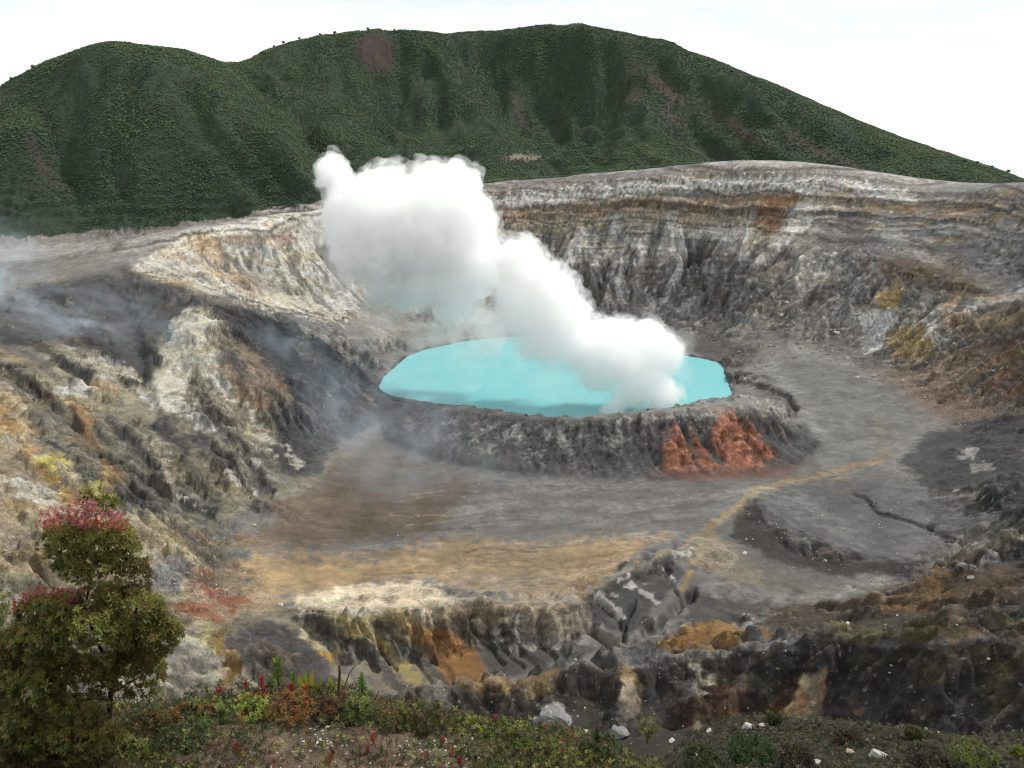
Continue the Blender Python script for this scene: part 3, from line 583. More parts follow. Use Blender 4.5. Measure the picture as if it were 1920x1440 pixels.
area((0.082, 0.082, 0.086), [(-200, 575), (0, 552), (100, 530), (200, 515), (300, 535), (352, 562), (330, 610), (285, 690), (270, 720), (225, 680), (100, 640), (-200, 660)], 8, 0.95, (600, 1050))
area((0.15, 0.147, 0.145), [(-50, 570), (60, 550), (160, 580), (240, 640), (180, 650), (60, 620), (-50, 620)], 14, 0.7, (600, 1050))
area((0.09, 0.09, 0.093), [(360, 558), (440, 582), (560, 615), (650, 640), (725, 720), (745, 780), (690, 800), (635, 830), (600, 890), (540, 900), (500, 850), (520, 780), (550, 740), (480, 660), (420, 600)], 8, 0.9, (560, 1000))
stroke((0.065, 0.065, 0.068), [(235, 510), (330, 545), (430, 590), (520, 640), (600, 720)], 20, 14, 0.7, (640, 1050))
area((0.27, 0.205, 0.15), [(425, 665), (475, 640), (530, 690), (550, 740), (520, 765), (480, 770), (430, 740)], 9, 0.9, (600, 900))
area((0.36, 0.34, 0.29), [(550, 630), (600, 640), (660, 680), (640, 700), (580, 670)], 9, 0.5, (700, 1000))
area((0.31, 0.28, 0.2), [(80, 650), (180, 670), (230, 700), (260, 760), (200, 780), (90, 740)], 10, 0.9, (500, 900))
for q_, cc, ww, oo in [([(110, 735), (150, 730), (200, 720)], (0.48, 0.46, 0.4), 14, 0.8), ([(300, 760), (350, 770), (385, 790)], (0.5, 0.48, 0.43), 30, 0.85), ([(280, 745), (330, 730), (390, 690)], (0.5, 0.48, 0.41), 10, 0.7), ([(290, 690), (340, 670), (400, 650)], (0.27, 0.24, 0.15), 9, 0.7),
                   ([(140, 770), (170, 830), (210, 900)], (0.35, 0.21, 0.1), 30, 0.8), ([(0, 690), (60, 730), (100, 760)], BLK, 24, 0.8), ([(0, 640), (60, 670), (90, 690)], (0.12, 0.115, 0.11), 20, 0.7), ([(0, 660), (50, 690)], OCH, 9, 0.7),
                   ([(190, 850), (270, 900), (400, 980)], DARK, 14, 0.8), ([(130, 790), (200, 860), (260, 920)], (0.13, 0.11, 0.09), 14, 0.7), ([(250, 925), (300, 950)], BLK, 20, 0.9), ([(345, 930), (400, 965)], BLK, 16, 0.9), ([(290, 980), (360, 1010), (420, 1010)], (0.14, 0.14, 0.145), 14, 0.7),
                   ([(360, 820), (420, 860), (470, 920)], DARK, 26, 0.85), ([(375, 740), (420, 800), (470, 860), (500, 920)], (0.085, 0.085, 0.09), 22, 0.8), ([(440, 890), (470, 925)], (0.4, 0.385, 0.35), 14, 0.8), ([(480, 840), (495, 870)], (0.5, 0.48, 0.44), 10, 0.8),
                   ([(420, 790), (480, 860), (540, 905)], (0.25, 0.24, 0.21), 12, 0.7), ([(330, 850), (370, 880), (420, 930)], (0.27, 0.24, 0.18), 26, 0.7), ([(310, 790), (330, 840)], (0.09, 0.085, 0.08), 26, 0.7)]:
    stroke(cc, q_, ww, 9, oo, (350, 900))
for q_, ww in [([(300, 790), (340, 860), (400, 940)], 18), ([(205, 790), (280, 860), (360, 930)], 15), ([(515, 790), (580, 850)], 15), ([(430, 610), (500, 660), (560, 730)], 22), ([(600, 650), (650, 720), (660, 790)], 26), ([(120, 600), (200, 650), (255, 715)], 26), ([(10, 620), (90, 660), (160, 700)], 16), ([(70, 800), (140, 880), (230, 940)], 12), ([(420, 640), (450, 700), (520, 760)], 10)]:
    stroke((0.06, 0.06, 0.063), q_, ww, 10, 0.85, (350, 980))
for q_, ww in [([(400, 700), (440, 745), (500, 805), (560, 875)], 8), ([(120, 655), (180, 670), (250, 700)], 8), ([(330, 600), (345, 660), (300, 720)], 12), ([(290, 830), (340, 900), (380, 950)], 10)]:
    stroke((0.5, 0.47, 0.40), q_, ww, 7, 0.7, (350, 980))
area((0.41, 0.34, 0.235), [(-200, 700), (0, 725), (60, 770), (90, 850), (200, 930), (330, 1000), (400, 1050), (330, 1070), (100, 1060), (-200, 1100)], 10, 0.9, (250, 700))
for q_, cc, ww, oo in [([(0, 770), (60, 860), (130, 930)], (0.42, 0.25, 0.11), 22, 0.7), ([(92, 865), (105, 890)], (0.46, 0.4, 0.1), 18, 0.9), ([(90, 900), (150, 930), (200, 915)], (0.46, 0.3, 0.09), 16, 0.8), ([(190, 905), (200, 925)], (0.5, 0.44, 0.16), 16, 0.8), ([(40, 900), (100, 960)], (0.55, 0.5, 0.42), 30, 0.8),
                   ([(0, 1010), (60, 1040)], (0.25, 0.2, 0.15), 24, 0.8), ([(160, 980), (260, 1010), (300, 1000)], (0.2, 0.2, 0.2), 12, 0.7), ([(280, 1010), (350, 1030), (410, 1030)], (0.45, 0.39, 0.27), 18, 0.8), ([(285, 1075), (350, 1075)], (0.2, 0.205, 0.215), 30, 0.9)]:
    stroke(cc, q_, ww, 10, oo, (250, 700))
area((0.33, 0.25, 0.17), [(350, 1060), (430, 1060), (500, 1100), (540, 1150), (440, 1165), (350, 1150)], 9, 0.8, (300, 600))
for a in ([(375, 1080), (395, 1090)], [(350, 1140), (400, 1155)], [(400, 1100), (450, 1130)]): stroke((0.27, 0.1, 0.06), a, 16, 9, 0.8, (300, 600))
# slope under the floor's edge, the knoll and the near ridge
area((0.21, 0.185, 0.14), [(430, 1160), (560, 1150), (800, 1160), (1060, 1145), (1170, 1200), (1000, 1260), (850, 1300), (600, 1300), (430, 1320)], 6, 1, (330, 460))
area((0.37, 0.335, 0.27), [(290, 1160), (420, 1165), (420, 1250), (480, 1280), (500, 1350), (200, 1400), (200, 1200)], 9, 1, (180, 420))
area((0.4, 0.33, 0.16), [(372, 1168), (415, 1162), (420, 1220), (395, 1225)], 6, 0.8, (300, 430))
stroke((0.24, 0.155, 0.06), [(418, 1175), (432, 1230), (420, 1280)], 20, 9, 0.9, (250, 430))
area((0.085, 0.083, 0.083), [(455, 1180), (560, 1185), (610, 1250), (640, 1295), (480, 1290), (450, 1230)], 10, 0.9, (300, 460))
for q_, cc, ww, oo in [([(590, 1165), (640, 1185), (760, 1290)], (0.09, 0.085, 0.08), 16, 0.85), ([(650, 1165), (720, 1220), (800, 1290)], (0.36, 0.29, 0.13), 22, 0.8), ([(570, 1190), (620, 1225), (700, 1275)], (0.42, 0.37, 0.25), 14, 0.8), ([(600, 1222), (640, 1245)], (0.45, 0.26, 0.07), 9, 0.8),
                   ([(700, 1170), (760, 1220), (850, 1285)], (0.1, 0.095, 0.085), 15, 0.8), ([(660, 1155), (760, 1160), (790, 1180)], (0.38, 0.3, 0.15), 14, 0.7), ([(640, 1240), (700, 1280)], (0.12, 0.12, 0.12), 18, 0.8), ([(560, 1200), (620, 1260)], (0.11, 0.1, 0.1), 14, 0.8)]:
    stroke(cc, q_, ww, 7, oo, (330, 460))
area((0.30, 0.155, 0.065), [(775, 1178), (850, 1180), (890, 1230), (925, 1272), (850, 1288), (810, 1240)], 8, 0.9, (330, 460))
area((0.1, 0.098, 0.094), [(845, 1168), (1060, 1175), (1130, 1215), (1060, 1245), (930, 1275), (890, 1225)], 8, 0.85, (330, 460))
for k in range(7): stroke((0.36, 0.35, 0.33), [(900 + 38 * k, 1172 - 3 * k), (960 + 36 * k, 1212 - 3 * k)], 7, 6, 0.6, (380, 500), 1)
area((0.28, 0.27, 0.255), [(940, 1150), (1060, 1140), (1110, 1170), (1160, 1200), (1100, 1215), (1000, 1180)], 8, 0.6, (380, 500))
area((0.075, 0.073, 0.07), [(1085, 1125), (1180, 1065), (1260, 1035), (1285, 1080), (1240, 1130), (1170, 1190), (1120, 1180)], 6, 0.85, (380, 560))
for a in ([(1180, 1080), (1230, 1130)], [(1225, 1055), (1265, 1095)], [(1130, 1115), (1170, 1160)]): stroke((0.42, 0.41, 0.39), a, 9, 6, 0.8, (380, 560), 1)
area((0.5, 0.47, 0.42), [(1262, 1040), (1295, 1025), (1300, 1040), (1270, 1055)], 5, 0.9, (430, 600))
area((0.24, 0.15, 0.07), [(1225, 1230), (1290, 1175), (1345, 1172), (1420, 1198), (1400, 1225), (1320, 1232)], 7, 0.9, (350, 480))
stroke(OCH, [(1340, 1165), (1370, 1185), (1420, 1195)], 9, 6, 0.8, (350, 480))
area((0.28, 0.165, 0.07), [(1212, 1248), (1250, 1200), (1290, 1172), (1350, 1170), (1425, 1195), (1445, 1215), (1380, 1232), (1290, 1258)], 7, 0.9, (350, 480))
area((0.26, 0.11, 0.05), [(1290, 1195), (1325, 1190), (1340, 1215), (1295, 1220)], 9, 0.6, (350, 480))
area((0.27, 0.235, 0.18), [(1290, 1000), (1345, 990), (1390, 1040), (1440, 1090), (1380, 1080), (1310, 1060)], 9, 0.7, (430, 640))
area((0.115, 0.088, 0.06), [(1430, 1150), (1560, 1130), (1700, 1090), (1930, 1060), (1930, 1215), (1600, 1192), (1440, 1180)], 16, 0.7, (260, 520))
area((0.14, 0.115, 0.05), [(1590, 1172), (1700, 1165), (1810, 1178), (1800, 1195), (1600, 1192)], 8, 0.8, (260, 520))
area((0.24, 0.14, 0.07), [(1640, 1110), (1700, 1090), (1790, 1050), (1800, 1075), (1720, 1130), (1660, 1150)], 14, 0.6, (260, 520))
stroke((0.27, 0.165, 0.10), [(1760, 1200), (1800, 1188), (1850, 1195)], 12, 8, 0.7, (240, 520))
area((0.074, 0.064, 0.054), [(560, 1300), (850, 1292), (1000, 1262), (1140, 1240), (1300, 1232), (1400, 1214), (1600, 1192), (1940, 1214), (1980, 1440), (560, 1440)], 5, 1, (150, 348))  # near ridge face: shade painted in as a dark brown tone
for q_, cc, ww, oo in [([(1000, 1275), (1040, 1270)], (0.25, 0.165, 0.065), 46, 0.85), ([(1160, 1245), (1185, 1290)], (0.33, 0.24, 0.13), 22, 0.8), ([(1180, 1300), (1175, 1320)], (0.38, 0.33, 0.27), 36, 0.7), ([(1310, 1245), (1312, 1300), (1325, 1350)], (0.31, 0.28, 0.235), 24, 0.85),
                   ([(1250, 1300), (1380, 1340)], (0.13, 0.07, 0.055), 40, 0.6), ([(1220, 1260), (1290, 1290)], (0.2, 0.19, 0.175), 34, 0.6), ([(1385, 1275), (1440, 1300)], (0.17, 0.165, 0.14), 26, 0.6), ([(1700, 1270), (1830, 1250)], (0.1, 0.085, 0.05), 60, 0.6),
                   ([(1460, 1330), (1480, 1290)], (0.2, 0.1, 0.065), 30, 0.5), ([(820, 1300), (900, 1300)], (0.2, 0.19, 0.17), 30, 0.6), ([(1870, 1310), (1840, 1325)], (0.3, 0.12, 0.05), 14, 0.8)]:
    stroke(cc, q_, ww, 12, oo, (150, 348))
for q_, cc, ww, oo in [([(1360, 1300), (1440, 1330)], (0.17, 0.085, 0.055), 44, 0.55), ([(1840, 1240), (1880, 1320)], (0.12, 0.105, 0.05), 60, 0.6), ([(1620, 1230), (1700, 1225)], (0.1, 0.09, 0.05), 26, 0.5), ([(880, 1290), (980, 1275)], (0.24, 0.155, 0.065), 30, 0.7), ([(1230, 1320), (1290, 1350)], (0.16, 0.08, 0.06), 30, 0.5), ([(1160, 1330), (1200, 1340)], (0.14, 0.13, 0.12), 30, 0.5),
                   ([(1420, 1225), (1480, 1235)], (0.2, 0.18, 0.13), 16, 0.5), ([(700, 1310), (820, 1320)], (0.16, 0.15, 0.14), 30, 0.5), ([(1700, 1330), (1800, 1350)], (0.15, 0.09, 0.06), 26, 0.5), ([(1860, 1350), (1920, 1330)], (0.25, 0.18, 0.12), 14, 0.7)]:
    stroke(cc, q_, ww, 14, oo, (150, 348))
area((0.5, 0.3, 0.18), [(1515, 1262), (1562, 1258), (1575, 1310), (1570, 1360), (1520, 1368), (1470, 1366), (1495, 1310)], 11, 0.95, (150, 348))
area((0.34, 0.31, 0.22), [(1525, 1290), (1545, 1290), (1550, 1350), (1515, 1355)], 5, 0.7, (150, 348))
area((0.4, 0.25, 0.17), [(1590, 1310), (1610, 1300), (1610, 1335), (1593, 1345)], 5, 0.8, (150, 348))
area((0.36, 0.36, 0.37), [(1030, 1330), (1055, 1318), (1070, 1350), (1060, 1370), (1010, 1372)], 5, 0.9, (150, 348))
area((0.085, 0.075, 0.045), [(1100, 1360), (1340, 1345), (1940, 1365), (1990, 1600), (1000, 1600)], 5, 1, (0, 120))
# forest floor
forest_m = smooth(1440, 1500, VY)
# outlined colours end, now wind-laid ash: it gathers in channels and on benches of the coloured walls
wall = (VY < 1500) & (VY > 230)
steepv = smooth(0.3, 0.75, slope)
fn = np.clip((flow - np.median(flow[wall])) / 1.3, -1.5, 1.5)
streak = smooth(0.1, 0.9, depo / (np.percentile(depo[wall], 90) + 1e-6) + fine * 0.35)
k = np.where(wall, steepv * smooth(-0.2, 1.1, fn * 0.5 + med * 0.4 - stk * 1.1) * (0.78 - 0.6 * upv), 0)[:, None]
col[:] = col * (1 - k) + np.array((0.085, 0.083, 0.082), np.float32) * k
k = np.where(wall, steepv * smooth(0.1, 1.0, -fn * 0.3 + fine * 0.6 + stk * 1.0) * 0.45, 0)[:, None]
col[:] = col * (1 - k) + np.minimum(col * 1.7 + 0.03, 0.6) * k
st1 = fbm(VX / 55 + 7, (VY + VZ) / 55, 4, 181, 0.6); st2 = fbm(VX / 34 - 3, (VY + VZ) / 34, 4, 186, 0.6)
ston = np.where(wall, steepv, 0) * np.where((VY < 560) | (VX > 480) | (VX < -330), 1.0, 0.35) * (domem < 0.05)
for sn, cc, aa in ((st1, (0.21, 0.135, 0.07), 0.55), (st2, (0.26, 0.22, 0.15), 0.4), (-st1, (0.14, 0.145, 0.155), 0.4)):
    k = (smooth(0.12, 0.6, sn + stk * 0.25) * aa * ston * np.where(VY < 520, 0.6, 1) * smooth(0.02, 0.12, col.mean(1)))[:, None]
    col[:] = col * (1 - k) + (np.array(cc, np.float32) * (col.mean(1)[:, None] / 0.16) ** 0.7) * k
# beds: thin bright and dark strata wrap around the walls at constant height
bz = VZ + fbm(VX / 140, VY / 140, 3, 141) * 9 + fine * 0.8
bed = perlin(bz / 3.1, VX / 700, 151) + 0.6 * perlin(bz / 1.3, VX / 500, 152)
bedm = np.where(wall, smooth(0.5, 0.95, slope), 0) * np.where(VY > 800, 1, 0.6)
col *= (1 + np.clip(bed * (0.45 + 0.5 * upv), -0.55, 0.7) * np.maximum(bedm, upv * 0.9))[:, None]
col *= (1 + 0.22 * fine * (0.4 + 0.6 * steepv) + 0.16 * med)[:, None]
speck = perlin(VX / 2.3, (VY + VZ) / 2.3, 161)
k = np.where(wall, smooth(0.62, 0.75, speck) * steepv * 0.6, 0)[:, None]
col[:] = col * (1 - k) + np.array((0.42, 0.40, 0.37), np.float32) * k
lum = col @ np.array([0.3, 0.55, 0.15], np.float32)
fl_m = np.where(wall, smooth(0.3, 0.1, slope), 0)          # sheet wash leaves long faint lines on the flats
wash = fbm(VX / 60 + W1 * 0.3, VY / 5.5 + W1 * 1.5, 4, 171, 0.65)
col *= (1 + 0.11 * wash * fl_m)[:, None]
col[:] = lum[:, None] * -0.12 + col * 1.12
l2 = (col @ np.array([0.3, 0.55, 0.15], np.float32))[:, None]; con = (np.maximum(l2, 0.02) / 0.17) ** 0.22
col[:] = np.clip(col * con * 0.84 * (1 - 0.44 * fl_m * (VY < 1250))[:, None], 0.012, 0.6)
log('painted')

# ------------------------------------------------------------------ node helpers and materials
def new_mat(name):
    m = bpy.data.materials.new(name); m.use_nodes = True; nt = m.node_tree; b = nt.nodes['Principled BSDF']; b.inputs['Specular IOR Level'].default_value = 0.25
    return m, nt, b
def nnode(nt, t, **kw):
    x = nt.nodes.new(t)
    for k_, v_ in kw.items():
        if k_ in x.inputs.keys(): x.inputs[k_].default_value = v_
        else: setattr(x, k_, v_)
    return x
def terrain_mat(name, bump=1.0, near=False):
    m, nt, b = new_mat(name); Lk = nt.links
    at = nnode(nt, 'ShaderNodeAttribute', attribute_name='ground_colour')
    tcx = nt.nodes.new('ShaderNodeTexCoord')
    n1 = nnode(nt, 'ShaderNodeTexNoise', Scale=0.5 if not near else 3.0, Detail=8.0, Roughness=0.8); Lk.new(tcx.outputs['Object'], n1.inputs['Vector'])
    n2 = nnode(nt, 'ShaderNodeTexNoise', Scale=0.09, Detail=4.0, Roughness=0.6); Lk.new(tcx.outputs['Object'], n2.inputs['Vector'])
    r = nnode(nt, 'ShaderNodeMapRange'); r.inputs['From Min'].default_value = 0.3; r.inputs['From Max'].default_value = 0.7; r.inputs['To Min'].default_value = 0.5; r.inputs['To Max'].default_value = 1.5
    Lk.new(n1.outputs['Fac'], r.inputs['Value'])
    r2 = nnode(nt, 'ShaderNodeMapRange'); r2.inputs['From Min'].default_value = 0.3; r2.inputs['From Max'].default_value = 0.7; r2.inputs['To Min'].default_value = 0.85; r2.inputs['To Max'].default_value = 1.15
    Lk.new(n2.outputs['Fac'], r2.inputs['Value'])
    rr0 = nnode(nt, 'ShaderNodeMix', data_type='FLOAT'); rr0.inputs['A'].default_value = 1.0; Lk.new(at.outputs['Alpha'], rr0.inputs['Factor']); Lk.new(r.outputs[0], rr0.inputs['B'])
    mu = nnode(nt, 'ShaderNodeMath', operation='MULTIPLY'); Lk.new(rr0.outputs[0], mu.inputs[0]); Lk.new(r2.outputs[0], mu.inputs[1])
    vm = nnode(nt, 'ShaderNodeVectorMath', operation='SCALE'); Lk.new(at.outputs['Color'], vm.inputs[0]); Lk.new(mu.outputs[0], vm.inputs['Scale'])
    dn = nnode(nt, 'ShaderNodeTexNoise', Scale=0.12 if not near else 2.0, Detail=3.0); Lk.new(tcx.outputs['Object'], dn.inputs['Vector'])
    da = nnode(nt, 'ShaderNodeVectorMath', operation='MULTIPLY_ADD'); Lk.new(dn.outputs['Color'], da.inputs[0]); da.inputs[1].default_value = (7, 7, 7) if not near else (0.3, 0.3, 0.3); Lk.new(tcx.outputs['Object'], da.inputs[2])
    vo = nnode(nt, 'ShaderNodeTexVoronoi', Scale=0.27 if not near else 8.0); vo.inputs['Detail'].default_value = 3.0; vo.inputs['Roughness'].default_value = 0.75; vo.normalize = True; Lk.new(da.outputs[0], vo.inputs['Vector'])
    sx = nt.nodes.new('ShaderNodeSeparateColor'); Lk.new(vo.outputs['Color'], sx.inputs[0])
    vr = nnode(nt, 'ShaderNodeMapRange'); vr.inputs['To Min'].default_value = 0.62; vr.inputs['To Max'].default_value = 1.38; Lk.new(sx.outputs['Red'], vr.inputs['Value'])
    vf = nnode(nt, 'ShaderNodeMix', data_type='FLOAT'); vf.inputs['A'].default_value = 1.0; Lk.new(at.outputs['Alpha'], vf.inputs['Factor']); Lk.new(vr.outputs[0], vf.inputs['B'])
    vm0 = vm; vm = nnode(nt, 'ShaderNodeVectorMath', operation='SCALE'); Lk.new(vm0.outputs[0], vm.inputs[0]); Lk.new(vf.outputs[0], vm.inputs['Scale'])
    g1 = nnode(nt, 'ShaderNodeTexNoise', Scale=0.75 if not near else 14.0, Detail=3.0, Roughness=0.6); Lk.new(tcx.outputs['Object'], g1.inputs['Vector'])
    s1 = nnode(nt, 'ShaderNodeMapRange'); s1.inputs['From Min'].default_value = 0.64; s1.inputs['From Max'].default_value = 0.70; s1.inputs['To Max'].default_value = 0.55; Lk.new(g1.outputs['Fac'], s1.inputs['Value'])
    s2 = nnode(nt, 'ShaderNodeMapRange'); s2.inputs['From Min'].default_value = 0.36; s2.inputs['From Max'].default_value = 0.30; s2.inputs['To Max'].default_value = 0.6; Lk.new(g1.outputs['Fac'], s2.inputs['Value'])
    pl = nnode(nt, 'ShaderNodeVectorMath', operation='MULTIPLY_ADD'); Lk.new(vm.outputs[0], pl.inputs[0]); pl.inputs[1].default_value = (1.25, 1.25, 1.25); pl.inputs[2].default_value = (0.12, 0.115, 0.108)
    m1 = nnode(nt, 'ShaderNodeMix', data_type='RGBA'); a1_ = nnode(nt, 'ShaderNodeMath', operation='MULTIPLY'); Lk.new(s1.outputs[0], a1_.inputs[0]); Lk.new(at.outputs['Alpha'], a1_.inputs[1]); Lk.new(a1_.outputs[0], m1.inputs['Factor']); Lk.new(vm.outputs[0], m1.inputs['A']); Lk.new(pl.outputs[0], m1.inputs['B'])
    m2 = nnode(nt, 'ShaderNodeMix', data_type='RGBA'); a2_ = nnode(nt, 'ShaderNodeMath', operation='MULTIPLY'); Lk.new(s2.outputs[0], a2_.inputs[0]); Lk.new(at.outputs['Alpha'], a2_.inputs[1]); Lk.new(a2_.outputs[0], m2.inputs['Factor']); Lk.new(m1.outputs['Result'], m2.inputs['A']); m2.inputs['B'].default_value = (0.02, 0.019, 0.018, 1)
    cw = nnode(nt, 'ShaderNodeTexNoise', Scale=0.045 if not near else 2.0, Detail=5.0, Roughness=0.65, Distortion=0.6); Lk.new(tcx.outputs['Object'], cw.inputs['Vector'])
    cs_ = nnode(nt, 'ShaderNodeMath', operation='SUBTRACT'); cs_.inputs[1].default_value = 0.5; Lk.new(cw.outputs['Fac'], cs_.inputs[0]); ca_ = nnode(nt, 'ShaderNodeMath', operation='ABSOLUTE'); Lk.new(cs_.outputs[0], ca_.inputs[0])
    cm = nnode(nt, 'ShaderNodeMapRange'); cm.inputs['From Min'].default_value = 0.0; cm.inputs['From Max'].default_value = 0.012; cm.inputs['To Min'].default_value = 0.45; cm.inputs['To Max'].default_value = 0.0; Lk.new(ca_.outputs[0], cm.inputs['Value'])
    m3 = nnode(nt, 'ShaderNodeMix', data_type='RGBA'); Lk.new(cm.outputs[0], m3.inputs['Factor']); Lk.new(m2.outputs['Result'], m3.inputs['A']); m3.inputs['B'].default_value = (0.03, 0.028, 0.027, 1)
    Lk.new(m3.outputs['Result'], b.inputs['Base Color']); b.inputs['Roughness'].default_value = 0.95
    hb = nnode(nt, 'ShaderNodeMath', operation='MULTIPLY_ADD'); Lk.new(vo.outputs['Distance'], hb.inputs[0]); hb.inputs[1].default_value = -0.55; Lk.new(n1.outputs['Fac'], hb.inputs[2])
    ba = nnode(nt, 'ShaderNodeMath', operation='MULTIPLY'); Lk.new(at.outputs['Alpha'], ba.inputs[0]); ba.inputs[1].default_value = bump
    bp = nnode(nt, 'ShaderNodeBump', Distance=3.2 if not near else 0.15); Lk.new(ba.outputs[0], bp.inputs['Strength']); Lk.new(hb.outputs[0], bp.inputs['Height']); Lk.new(bp.outputs[0], b.inputs['Normal'])
    return m
MT = terrain_mat('volcanic_ground')
def tag(o, label=None, cat=None, group=None, kind=None):
    if label: o['label'] = label
    if cat: o['category'] = cat
    if group: o['group'] = group
    if kind: o['kind'] = kind
    return o
def mesh_np(name, V, F, mats, cols=None, midx=None, smoothf=True, attr='ground_colour'):
    me = bpy.data.meshes.new(name); V = np.asarray(V, np.float32); F = np.asarray(F, np.int32); k_ = F.shape[1]
    me.vertices.add(len(V)); me.vertices.foreach_set('co', V.ravel()); me.loops.add(F.size); me.loops.foreach_set('vertex_index', F.ravel())
    me.polygons.add(len(F)); me.polygons.foreach_set('loop_start', np.arange(0, F.size, k_, dtype=np.int32)); me.polygons.foreach_set('loop_total', np.full(len(F), k_, np.int32))
    if cols is not None:
        a = me.color_attributes.new(attr, 'FLOAT_COLOR', 'POINT'); c4 = np.ones((len(V), 4), np.float32); c4[:, :cols.shape[1]] = cols; a.data.foreach_set('color', c4.ravel())
    for m in mats: me.materials.append(m)
    if midx is not None: me.polygons.foreach_set('material_index', np.asarray(midx, np.int32))
    me.polygons.foreach_set('use_smooth', np.full(len(F), smoothf)); me.update(calc_edges=True)
    return me
def link(name, me, parent=None):
    o = bpy.data.objects.new(name, me); C.objects.link(o); o.parent = parent; return o
V = np.stack([VX, VY, VZ], 1)
ci, ri = np.meshgrid(np.arange(NC - 1), np.arange(NR - 1), indexing='ij'); a0 = (ci * NR + ri).ravel()
FQ = np.stack([a0, a0 + NR, a0 + NR + 1, a0 + 1], 1)
fy_ = VY[FQ].mean(1); fx_ = VX[FQ].mean(1); fpx = PX[FQ[:, 0]]; fpy = PY[FQ[:, 0]]
floor_poly = [(640, 835), (760, 868), (900, 885), (1200, 897), (1480, 880), (1520, 830), (1500, 770), (1450, 700), (1560, 650), (1700, 770), (1700, 860), (1560, 885), (1800, 980), (1740, 1040), (1500, 1020), (1420, 935), (1300, 1020), (1130, 1110), (1060, 1142), (800, 1160), (530, 1150), (430, 1070), (500, 985), (440, 950), (600, 895)]
reg = np.full(len(FQ), 1)                                # crater walls
reg[fy_ > 1500] = 0                                      # the forested hill
reg[(fy_ < 1100) & (fy_ > 430) & inpoly(fpx, fpy, floor_poly)] = 2
reg[domem[FQ[:, 0]] > 0] = 3
reg[fy_ < 352] = 4
fm = np.where(VY > 1380)[0]
# forested part also starts in front of the 1500 m line on the left: follow the photographed foot of the forest
foot = lambda px: np.interp(px, [-200, 0, 120, 300, 440, 600, 910, 1080, 1110, 1250, 1300, 1950], [455, 445, 440, 425, 405, 375, 334, 322, 330, 326, 335, 390])
isfor_v = (VY > 1250) & (PY + W1 * 6 < foot(PX)) & (VY > np.interp(VX, [-1000, -400, 0, 400, 900], [1330, 1420, 1540, 1500, 1330]))
reg[isfor_v[FQ[:, 0]] & (fy_ > 1250)] = 0
gc = np.array((0.034, 0.055, 0.032)) * (1 + 0.3 * med[:, None])
scar = np.zeros(NV)
def scarp(poly, soft, amt):
    xs = [p[0] for p in poly]; ys = [p[1] for p in poly]
    i = np.where((PX > min(xs) - 40) & (PX < max(xs) + 40) & (PY > min(ys) - 40) & (PY < max(ys) + 40) & (VY > 1300))[0]
    dd = polydist(QX[i], QY[i], poly); s = np.where(inpoly(QX[i], QY[i], poly), dd, -dd) + fine[i] * soft * 0.7
    scar[i] = np.maximum(scar[i], smooth(-soft, soft, s) * amt)
scarp([(665, 75), (700, 60), (735, 75), (740, 130), (700, 140), (680, 120)], 9, 1)
for pp in ([(1190, 110), (1250, 160), (1310, 200), (1320, 210), (1250, 190), (1200, 140)], [(1235, 195), (1290, 230), (1300, 250), (1250, 235)], [(1320, 190), (1400, 240), (1450, 270), (1440, 285), (1360, 240)], [(1300, 280), (1340, 300), (1390, 318), (1340, 318)], [(1450, 230), (1560, 290), (1620, 320), (1580, 318), (1480, 265)], [(955, 180), (980, 190), (985, 240), (965, 230)], [(1160, 175), (1210, 170), (1190, 200)]):
    scarp(pp, 9, 0.85)
scarp([(45, 255), (60, 255), (105, 340), (140, 365), (100, 350), (60, 300)], 6, 0.7)
scarp([(945, 290), (1020, 290), (1020, 302), (950, 302)], 3, 1.0)
isf = isfor_v | (VY > 1500)
gcs = gc * (1 - scar[:, None]) + np.array((0.065, 0.046, 0.042)) * scar[:, None]
bl = ((PX > 955) & (PX < 1015) & (np.abs(PY - 295 - W1 * 3) < 4 + 4 * fine) & (VY > 1600))
gcs[bl] = (0.2, 0.17, 0.12)
col[isf] = gcs[isf]
names = ['forested_hill', 'crater_wall', 'crater_floor', 'dome_rim', 'near_ridge']
for r_ in range(5):
    f = FQ[reg == r_]
    if not len(f): continue
    u, inv = np.unique(f.ravel(), return_inverse=True)
    me = mesh_np(names[r_], V[u], inv.reshape(-1, 4), [MT], np.concatenate([col[u], (0.22 + 0.78 * smooth(0.1, 0.4, slope[u]))[:, None]], 1))
    o = link(names[r_], me); o['kind'] = 'structure'
log('terrain meshes')

# ------------------------------------------------------------------ the lake
m, ntw, b = new_mat('turquoise_water')
b.inputs['Roughness'].default_value = 0.35; b.inputs['Specular IOR Level'].default_value = 0.12
tcx = ntw.nodes.new('ShaderNodeTexCoord'); nz = nnode(ntw, 'ShaderNodeTexNoise', Scale=0.012, Detail=5.0, Roughness=0.55, Distortion=1.2); ntw.links.new(tcx.outputs['Object'], nz.inputs['Vector'])
rp = ntw.nodes.new('ShaderNodeValToRGB'); ntw.links.new(nz.outputs['Fac'], rp.inputs['Fac'])
e = rp.color_ramp.elements; e[0].position = 0.3; e[0].color = (0.138, 0.375, 0.400, 1); e[1].position = 0.72; e[1].color = (0.168, 0.408, 0.420, 1)
